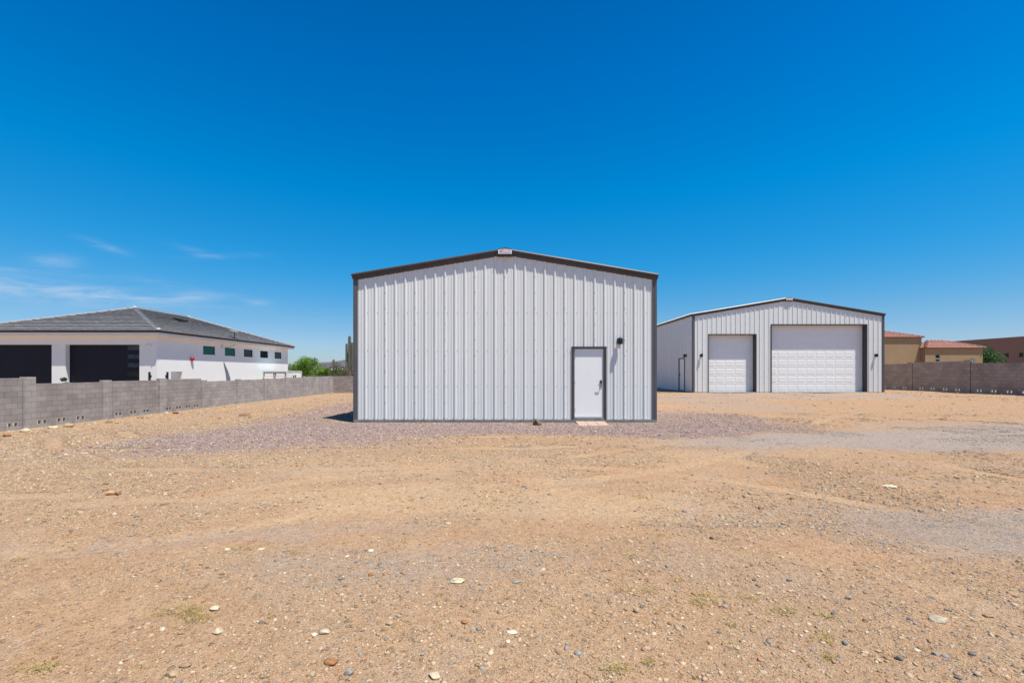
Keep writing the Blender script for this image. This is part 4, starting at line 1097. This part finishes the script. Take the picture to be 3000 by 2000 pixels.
# satellite dish on the roof edge
p = on_side(40.35, 0.05)
sdsh = empty('satellite_dish', p, 'grey satellite dish on the roof edge of the white house', 'satellite dish')
mb = MB(); mb.tube([p+Vector((0,0,-0.02)), p+Vector((0.0, 0, 0.42)), p+Vector((0.05, -0.02, 0.50))], 0.035, 8); mb.build('mast', M['black'], sdsh)
mb = MB(); ctr = p+Vector((0.0, -0.05, 0.62)); nrm = Vector((0.35, -0.10, 0.93)).normalized(); e1 = nrm.cross(Vector((0,0,1))).normalized(); e2 = nrm.cross(e1)
prev = None
for r in np.linspace(0, 1, 6):
    ring = [ctr + e1*0.44*r*math.cos(a) + e2*0.36*r*math.sin(a) + nrm*(0.09*r*r-0.05) for a in np.linspace(0, 2*math.pi, 21)[:-1]]
    if prev is not None:
        for i in range(20): mb.poly([prev[i], prev[(i+1) % 20], ring[(i+1) % 20], ring[i]])
    prev = ring
o = mb.build('reflector', M['dish'], sdsh, smooth=True)
so = o.modifiers.new('thick', 'SOLIDIFY'); so.thickness = 0.015
# thin grey shape added as a painted shadow on the side wall
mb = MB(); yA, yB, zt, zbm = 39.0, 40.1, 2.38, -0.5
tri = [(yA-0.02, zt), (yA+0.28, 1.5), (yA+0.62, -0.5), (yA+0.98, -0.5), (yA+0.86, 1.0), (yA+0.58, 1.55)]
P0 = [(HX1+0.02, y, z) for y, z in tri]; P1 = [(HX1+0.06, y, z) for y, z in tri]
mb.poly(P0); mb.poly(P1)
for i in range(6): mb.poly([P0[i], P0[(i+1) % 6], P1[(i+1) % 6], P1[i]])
o = mb.build('wall_shadow_shape', M['shadow_grey']); tag(o, 'narrow grey painted shadow tapering to a point against the white side wall', 'panel')  # added shape standing in for a shadow, not a real panel

# black gate posts between wall and house
for (px, yy, sgn, lab) in ((437.8, 30.0, 1, 'left black gate post before the white house'), (490.5, 30.0, -1, 'right black gate post before the white house')):
    X = (px-HX)/F*yy
    r = empty('gate_post', (X, yy, -0.55), lab, 'post', 'black gate posts')
    mb = MB(); mb.box(X-0.045, X+0.045, yy-0.045, yy+0.045, -0.6, 1.52); mb.build('post', M['black'], r)
    mb = MB(); mb.box(X+sgn*0.0455, X+sgn*0.12, yy-0.03, yy+0.03, 1.12, 1.32); mb.box(X+sgn*0.0455, X+sgn*0.09, yy-0.03, yy+0.03, 0.86, 1.02); mb.build('latch', M['black'], r)

# small container beside the white house
ct = empty('storage_container', (-23.15, 45.9, -0.65), 'small pale storage container beside the white house', 'container')
cx0, cx1, cy0, cy1, cz0, cz1 = -24.35, -21.93, 44.4, 47.4, -0.65, 1.63
mb = MB()
n = 22
for k in range(n):   # corrugated long side facing +X
    y0 = cy0+0.1+(cy1-cy0-0.2)*k/n; y1 = cy0+0.1+(cy1-cy0-0.2)*(k+1)/n; d0 = 0.0 if k % 2 else -0.035; q = (y1-y0)*0.25
    mb.poly([(cx1+d0, y0+q, cz0), (cx1+d0, y1-q, cz0), (cx1+d0, y1-q, cz1-0.08), (cx1+d0, y0+q, cz1-0.08)])
    if k < n-1:
        d1 = -0.035 if k % 2 else 0.0
        mb.poly([(cx1+d0, y1-q, cz0), (cx1+d1, y1+q, cz0), (cx1+d1, y1+q, cz1-0.08), (cx1+d0, y1-q, cz1-0.08)])
mb.box(cx0, cx1-0.06, cy0+0.06, cy1, cz0, cz1-0.01)
mb.build('body', M['container'], ct, fix=False)
mb = MB()
for (a, b) in ((cx0, cx0+0.1), (cx1-0.1, cx1+0.01)): mb.box(a, b, cy0, cy0+0.0595, cz0, cz1)
mb.box(cx0+0.1005, cx1-0.1005, cy0, cy0+0.0595, cz1-0.1, cz1)
mb.box(cx1-0.055, cx1+0.012, cy0+0.06, cy1, cz1-0.079, cz1); mb.box(cx1-0.055, cx1+0.012, cy1+0.001, cy1+0.08, cz0, cz1)
mb.build('frame', M['container'], ct)
for a in (cx0+0.17, (cx0+cx1)/2+0.07):
    mb = MB(); b = a+0.93
    mb.box(a, b, cy0+0.0, cy0+0.055, cz0+0.1, cz1-0.55); mb.box(a+0.05, b-0.05, cy0+0.02, cy0+0.058, cz1-0.50, cz1-0.2)
    d = mb.build('door', M['garage'], ct)
    mb = MB()
    for xx in (a-0.02, b+0.02): mb.tube([(xx, cy0-0.01, cz0+0.1), (xx, cy0-0.01, cz1-0.12)], 0.02, 6)
    mb.box(a-0.03, b+0.03, cy0-0.004, cy0+0.03, cz1-0.185, cz1-0.145)
    mb.build('lock_rod', M['trim_grey'], d)
mb = MB(); mb.box(cx1+0.002, cx1+0.05, 45.35, 47.2, 0.2, 1.25); mb.build('side_panel', M['garage'], ct)
mb = MB(); mb.box(cx1+0.051, cx1+0.075, 45.45, 45.72, 0.72, 1.18); mb.box(cx1+0.051, cx1+0.075, 45.86, 46.1, 0.72, 1.22); mb.build('vent', M['trim_grey'], ct)

# ------------------------------------------------------------------ tan house
def barrel_slope(mb, A, B, C, D, n, pitch=0.30, amp=0.055, nose=0.035):
    """S tile slope: corrugated across, stepped up the slope (A-B eave, D-C ridge)"""
    A, B, C, D = map(Vector, (A, B, C, D)); ud = (B-A).normalized(); L = (B-A).length
    nrm = (B-A).cross(D-A).normalized()
    if nrm.z < 0: nrm = -nrm
    f = lambda u: amp*abs(math.sin(math.pi*u/pitch))**0.8
    cols = np.arange(0, L+1e-6, pitch/6)
    for i in range(n):
        l0, r0, l1, r1 = A.lerp(D, i/n), B.lerp(C, i/n), A.lerp(D, (i+1)/n), B.lerp(C, (i+1)/n)
        ua0, ub0 = (l0-A).dot(ud), (r0-A).dot(ud); ua1, ub1 = (l1-A).dot(ud), (r1-A).dot(ud)
        b0 = l0-ud*ua0; b1 = l1-ud*ua1
        for ca, cb in zip(cols[:-1], cols[1:]):
            p0, p1 = max(ca, ua0), min(cb, ub0)
            if p1 <= p0: continue
            q0, q1 = min(max(ca, ua1), ub1), max(min(cb, ub1), ua1)
            P = [b0+ud*p0+nrm*(f(p0)+nose), b0+ud*p1+nrm*(f(p1)+nose), b1+ud*q1+nrm*f(q1), b1+ud*q0+nrm*f(q0)]
            mb.poly(P); mb.poly([P[0], P[1], b0+ud*p1+nrm*(f(p1)-0.01), b0+ud*p0+nrm*(f(p0)-0.01)] if i else [P[0], P[1], b0+ud*p1-nrm*0.01, b0+ud*p0-nrm*0.01])
ht = empty('tan_house', (40, 47, 0), 'tan stucco house with red barrel tile roofs behind the right wall', 'house')
def tan_block(x0, x1, y0, y1, eave, pitch, holes):
    mb = MB()
    wall_grid(mb, 0, x0, x1, 0.0, eave, holes, lambda x, d, z: (x, y0+d, z))
    mb.poly([(x1, y0, 0), (x1, y1, 0), (x1, y1, eave), (x1, y0, eave)]); mb.poly([(x0, y0, 0), (x0, y1, 0), (x0, y1, eave), (x0, y0, eave)]); mb.poly([(x0, y1, 0), (x1, y1, 0), (x1, y1, eave), (x0, y1, eave)])
    mb.poly([(x0-0.14, y0-0.14, eave), (x1+0.14, y0-0.14, eave), (x1+0.14, y1+0.14, eave), (x0-0.14, y1+0.14, eave)])
    mb.build('wall', M['stucco_tan'], ht, fix=False)
    a0, a1, c0, c1 = x0-0.15, x1+0.15, y0-0.15, y1+0.15; z = eave+0.03
    hd = min(a1-a0, c1-c0)/2; rz = z+hd*pitch
    if (a1-a0) >= (c1-c0): P, Q = (a0+hd, c0+hd, rz), (a1-hd, c0+hd, rz); sl = [((a0,c0,z),(a1,c0,z),Q,P), ((a1,c0,z),(a1,c1,z),Q,Q), ((a1,c1,z),(a0,c1,z),P,Q), ((a0,c1,z),(a0,c0,z),P,P)]
    else: P, Q = (a0+hd, c0+hd, rz), (a0+hd, c1-hd, rz); sl = [((a0,c0,z),(a1,c0,z),P,P), ((a1,c0,z),(a1,c1,z),Q,P), ((a1,c1,z),(a0,c1,z),Q,Q), ((a0,c1,z),(a0,c0,z),P,Q)]
    mb = MB()
    for s in sl: barrel_slope(mb, *s, max(4, int(hd*1.05/0.36)))
    rf = mb.build('roof', M['tile_red'], ht, fix=False)
    mb = MB()
    for (u, v) in (((a1, c0, z), Q if (a1-a0) >= (c1-c0) else P), ((a0, c0, z), P), (P, Q)):
        if (Vector(u)-Vector(v)).length > 0.5: cap_row(mb, u, v, 0.13, 0.36)
    mb.build('ridge_tiles', M['tile_red'], rf, fix=False)
wz0, wz1 = 2.62, 3.17
tan_block(31.5, 40.05, 44.5, 56.0, 4.86, 0.335, [])
tan_block(39.95, 45.5, 44.0, 47.7, 3.80, 0.37, [(40.95, 41.38, wz0-0.05, wz1, 0.08)])
mb = MB(); mb.box(40.95, 41.38, 44.06, 44.085, wz0-0.05, wz1); w = mb.build('window', M['glass_dark'], ht)
mb = MB()
mb.box(40.95, 41.38, 44.03, 44.0598, wz0+0.17, wz0+0.21); mb.box(40.93, 40.955, 44.0, 44.0598, wz0-0.05, wz1); mb.box(41.375, 41.40, 44.0, 44.0598, wz0-0.05, wz1); mb.build('window_frame', M['fascia'], w)
mb = MB(); mb.box(44.35, 44.62, 43.84, 43.998, 2.2, 2.78); mb.build('utility_box', M['dish'], ht)

# brown flat roofed house
hb = empty('brown_house', (72, 58, 0), 'brown flat roofed house in shade at the right edge', 'house')
mb = MB(); bs = lambda y, d, z: (65+d, y, z)
bw = [(57.85, 58.35), (59.55, 60.07), (61.35, 61.9)]
bwz = (3.45, 3.99)
wall_grid(mb, 0, 44.0, 76.0, -0.2, 6.0, [(a, b, bwz[0], bwz[1], 0.12) for a, b in bw], bs)
mb.poly([(65, 44, -0.2), (80, 44, -0.2), (80, 44, 6.0), (65, 44, 6.0)]); mb.poly([(65, 76, -0.2), (80, 76, -0.2), (80, 76, 6.0), (65, 76, 6.0)])
mb.poly([(65.3, 44.3, 5.6), (80, 44.3, 5.6), (80, 75.7, 5.6), (65.3, 75.7, 5.6)])
mb.build('wall', M['stucco_brown'], hb, fix=False)
mb = MB(); mb.box(64.97, 65.3, 43.97, 76.03, 6.0005, 6.06); mb.box(65.3005, 80, 43.97, 44.3, 6.0005, 6.06); mb.build('parapet_cap', M['stucco_tan'], hb)
for a, b in bw:
    mb = MB(); mb.box(a, b, 0.10, 0.13, bwz[0], bwz[1], 0, bs); mb.build('window', M['glass_dark'], hb)

# ------------------------------------------------------------------ vegetation
def foliage(name, parent, clumps, n, size, cols, seed, narrow=0.5):
    r = np.random.default_rng(seed)
    cl = np.array([c[:3] for c in clumps]); rad = np.array([c[3] for c in clumps]); wgt = rad**2.2; wgt /= wgt.sum()
    k = r.choice(len(cl), n, p=wgt)
    d = r.normal(size=(n, 3)); d /= np.linalg.norm(d, axis=1)[:, None]
    rr = rad[k]*(0.25+0.85*r.random(n)**0.6)
    p = cl[k] + d*rr[:, None]*np.array([1, 1, 0.8])
    a = r.normal(size=(n, 3)); a /= np.linalg.norm(a, axis=1)[:, None]
    b = np.cross(a, r.normal(size=(n, 3))); b /= np.linalg.norm(b, axis=1)[:, None]
    s = size*r.uniform(0.6, 1.4, n)[:, None]
    v = np.stack([p-a*s, p+b*s*narrow, p+a*s, p-b*s*narrow], 1).reshape(-1, 3)
    f = np.arange(n*4).reshape(n, 4)
    cc = np.array(cols)[r.integers(0, len(cols), len(cl))][k]*r.uniform(0.7, 1.3, n)[:, None]*0.8
    o3 = origin_of(parent)
    return np_mesh(name, v-np.array(o3)[None], f, 4, M['leaf'], parent, col=np.repeat(cc, 4, axis=0))
def make_tree(name, base, label, height, cw, cd, crown_lo, n, size, cols, seed, nclump=26, trunk=0.13, bark='bark', lean=0.0, cat='tree', stems=1):
    x, y, z = base; root = empty(name, base, label, cat)
    r = np.random.default_rng(seed); cl = []
    zc = z+(height+crown_lo)/2; hz = (height-crown_lo)/2
    for _ in range(nclump):
        d = r.normal(size=3); d /= np.linalg.norm(d); q = r.random()**0.45
        zz = zc+d[2]*q*hz*0.8
        cl.append((x+lean+d[0]*q*cw*0.40, y+d[1]*q*cd*0.40, zz, min(cw, 2*hz)*r.uniform(0.13, 0.24)))
    foliage('crown', root, cl, n, size, cols, seed)
    mb = MB()
    for s in range(stems):
        bx = x+(s-(stems-1)/2)*0.22
        fork = (bx+lean*0.4, y, z+crown_lo*0.75+0.2)
        mb.tube([(bx, y, z-0.2), (bx+0.04, y, z+crown_lo*0.4), fork], [trunk, trunk*0.8, trunk*0.65], 8)
        for c in cl[s::stems][:12]:
            m = (np.array(fork)+np.array(c[:3]))/2 + np.array([0, 0, 0.15])
            mb.tube([fork, tuple(m), c[:3]], [trunk*0.5, trunk*0.3, trunk*0.08], 6)
    mb.build('trunk', M[bark], root)
    return root
PV = [(0.22,0.40,0.05),(0.15,0.30,0.04),(0.28,0.44,0.07),(0.10,0.20,0.035),(0.19,0.34,0.05)]
OL = [(0.20,0.225,0.10),(0.15,0.18,0.08),(0.26,0.27,0.13),(0.12,0.15,0.07)]
DG = [(0.06,0.14,0.045),(0.09,0.19,0.065),(0.04,0.10,0.035),(0.13,0.24,0.09)]
def P(px, py, Y): return ((px-HX)/F*Y, Y, EYE+(HY-py)/F*Y)
x, y, z = P(893, 1100, 66); make_tree('palo_verde_tree', (x, y, -0.6), 'bright green bushy tree behind the pale storage container', 4.55, 6.0, 5.0, 1.0, 15000, 0.075, PV, 21, 40, 0.14, 'bark_green', stems=2)
x, y, z = P(947, 1100, 72); make_tree('palo_verde_tree', (x, y, -0.6), 'smaller green tree right of the bright bushy one', 3.2, 3.0, 3.0, 0.9, 5000, 0.08, PV[1:4], 22, 16, 0.1, 'bark_green')
x, y, z = P(1010, 1100, 58); make_tree('desert_shrub', (x, y, -0.6), 'grey green shrub around the foot of the tall cactus', 3.75, 4.6, 3.6, 0.3, 9000, 0.06, OL, 23, 34, 0.07, 'bark', cat='shrub', stems=3)
x, y, z = P(965, 1100, 75); make_tree('desert_shrub', (x, y, -0.6), 'low olive shrub in front of the far tan wall', 2.6, 2.8, 2.4, 0.3, 3000, 0.07, OL, 24, 14, 0.06, 'bark', cat='shrub')
x, y, z = P(1090, 1100, 64); make_tree('desert_shrub', (x, y, -0.6), 'olive shrub hidden behind the nearer shed', 3.2, 3.2, 3.0, 0.3, 3000, 0.07, OL, 25, 14, 0.06, 'bark', cat='shrub')
x, y, z = P(950, 1100, 90); make_tree('bare_tree', (x, y, -0.6), 'thin greyish tree before the far hills', 3.95, 2.0, 2.0, 1.4, 700, 0.06, [(0.16,0.14,0.11),(0.13,0.12,0.09)], 26, 14, 0.08)
x, y, z = P(2868, 1060, 52); make_tree('mesquite_tree', (x, y, 0.0), 'dark green tree beside the tan house on the right', 5.05, 5.2, 4.0, 1.2, 14000, 0.085, DG, 27, 40, 0.15)
x, y, z = P(195, 1113, 28.0); make_tree('young_cypress', (x, y, -0.55), 'small green conical shrub before the white garage pillar', 2.1, 0.66, 0.6, 0.1, 3600, 0.04, [(0.06,0.12,0.045),(0.09,0.16,0.07),(0.05,0.10,0.04)], 28, 22, 0.03, cat='shrub')

# saguaro cactus with arms
def cactus_part(name, parent, path, rad, seed, ribs=12):
    mb = MB(); pts = []; rr = []
    path = [Vector(p) for p in path]
    # resample
    for i in range(len(path)-1):
        for t in np.linspace(0, 1, 7)[:-1]: pts.append(path[i].lerp(path[i+1], t)); rr.append(rad[i]*(1-t)+rad[i+1]*t)
    pts.append(path[-1]); rr.append(rad[-1])
    end = (path[-1]-path[-2]).normalized()
    for q, s in ((0.35, 0.92), (0.65, 0.72), (0.88, 0.42), (0.98, 0.12)): pts.append(path[-1]+end*rad[-1]*q*1.2); rr.append(rad[-1]*s)
    mb.tube(pts, rr, ribs*2, 0, ribs=0.84)
    o = mb.build(name, M['cactus'], parent, smooth=False)
    r = np.random.default_rng(seed); me = o.data
    zz = np.array([v.co.z for v in me.vertices]); 
    g = np.array([0.115, 0.125, 0.085])[None]*r.uniform(0.85, 1.15, (len(zz), 1)); b = np.array([0.17, 0.13, 0.10])[None]*r.uniform(0.7, 1.2, (len(zz), 1))
    nz = fbm(np.arange(len(zz))*0.05, zz*2.5, seed, 3); w = np.clip((nz-0.45)*5 + (2.6-zz)*0.35, 0, 1)[:, None]
    a = me.attributes.new('Col', 'FLOAT_COLOR', 'POINT'); c = np.ones((len(zz), 4), np.float32); c[:, :3] = g*(1-w)+b*w
    a.data.foreach_set('color', c.ravel())
    return o
sx_, sy_, _ = P(1024, 1100, 55.0)
sg = empty('saguaro_cactus', (sx_, sy_, -0.6), 'tall many armed cactus beside the left edge of the nearer shed', 'cactus')
cactus_part('trunk', sg, [(sx_, sy_, -0.7), (sx_, sy_, 2.5), (sx_+0.01, sy_, 5.72)], [0.24, 0.23, 0.17], 1)
for k, (dx, dy, z0, z1, rd) in enumerate(((-0.36, 0.05, 2.0, 4.85, 0.135), (0.34, -0.1, 2.1, 4.98, 0.14), (0.66, 0.1, 1.8, 4.55, 0.14), (0.95, 0.2, 1.5, 5.2, 0.15), (0.12, 0.42, 2.3, 4.4, 0.14), (-0.2, -0.38, 1.2, 2.5, 0.13))):
    cactus_part('arm', sg, [(sx_+dx*0.2, sy_+dy*0.2, z0-0.15), (sx_+dx*0.75, sy_+dy*0.75, z0), (sx_+dx, sy_+dy, z0+0.4), (sx_+dx*1.04, sy_+dy, (z0+z1)/2), (sx_+dx*1.06, sy_+dy*1.02, z1)], [rd*0.8, rd*0.9, rd, rd, rd*0.9], 5+k)
x, y, _ = P(977.5, 1100, 66.0)
sg2 = empty('saguaro_cactus', (x, y, -0.6), 'short dark cactus left of the tall many armed one', 'cactus')
cactus_part('trunk', sg2, [(x, y, -0.7), (x, y, 1.5), (x, y, 3.2)], [0.2, 0.2, 0.16], 31)
cactus_part('arm', sg2, [(x-0.05, y, 1.6), (x-0.4, y, 1.75), (x-0.5, y, 2.0), (x-0.5, y, 2.4)], [0.1, 0.11, 0.12, 0.11], 32)

# far tan wall, white trailer roof, hills
o3 = P(943, 1095, 84)
ft = empty('far_wall', (o3[0], 84, -0.6), 'distant low tan wall seen between the trees', 'wall')
mb = MB(); mb.box((912-HX)/F*84, (936-HX)/F*84, 84, 84.3, -0.7, EYE+0.12); mb.box((936-HX)/F*84+0.001, (990-HX)/F*84, 84.05, 84.35, -0.7, EYE+0.42); mb.build('panel', M['far_tan'], ft)
mb = MB(); mb.box((911-HX)/F*84, (937-HX)/F*84, 83.96, 84.34, EYE+0.1201, EYE+0.2); mb.build('coping', M['far_tan'], ft)
xx0, xx1 = (930-HX)/F*120, (962-HX)/F*120
fh = empty('far_house', ((xx0+xx1)/2, 122, -0.6), 'distant house with a low white roof before the hills', 'house')
mb = MB(); mb.box(xx0, xx1+4, 120, 128, -0.7, 1.9); mb.build('wall', M['far_tan'], fh)
mb = MB(); a, b, c, d = xx0-0.4, xx1+4.4, 119.6, 128.4
mb.poly([(a, c, 1.9), (b, c, 1.9), (b, 124, 2.5), (a, 124, 2.5)]); mb.poly([(a, d, 1.9), (b, d, 1.9), (b, 124, 2.5), (a, 124, 2.5)]); mb.poly([(a, c, 1.9), (a, 124, 2.5), (a, d, 1.9)]); mb.poly([(b, c, 1.9), (b, 124, 2.5), (b, d, 1.9)])
mb.build('roof', M['stucco_white'], fh, fix=False)

hx = np.linspace(-2600, 200, 160); hyv = np.linspace(0, 1, 14); HV = []
for t in hyv:
    yy = 3600+900*t
    prof = np.exp(-((hx+1240)/330)**2)*128 + np.exp(-((hx+1750)/260)**2)*60 + np.exp(-((hx+800)/300)**2)*85
    rough = 0.72+0.62*fbm(hx*0.006, np.full_like(hx, t*3.0), 91, 5)
    zz = prof*rough*math.sin(math.pi*min(1, t*0.9+0.03))**0.8 - 3
    HV.append(np.stack([hx, np.full_like(hx, yy), zz], 1))
HV = np.concatenate(HV); ii = np.arange(len(HV)).reshape(14, 160)
hills = np_mesh('hills', HV, np.stack([ii[:-1,:-1], ii[:-1,1:], ii[1:,1:], ii[1:,:-1]], -1).reshape(-1, 4), 4, M['hill'], smooth=True)
tag(hills, 'low purple grey hills on the horizon', 'hills', kind='structure')

for o in list(scene.objects):
    if 'origin' in o.keys(): del o['origin']
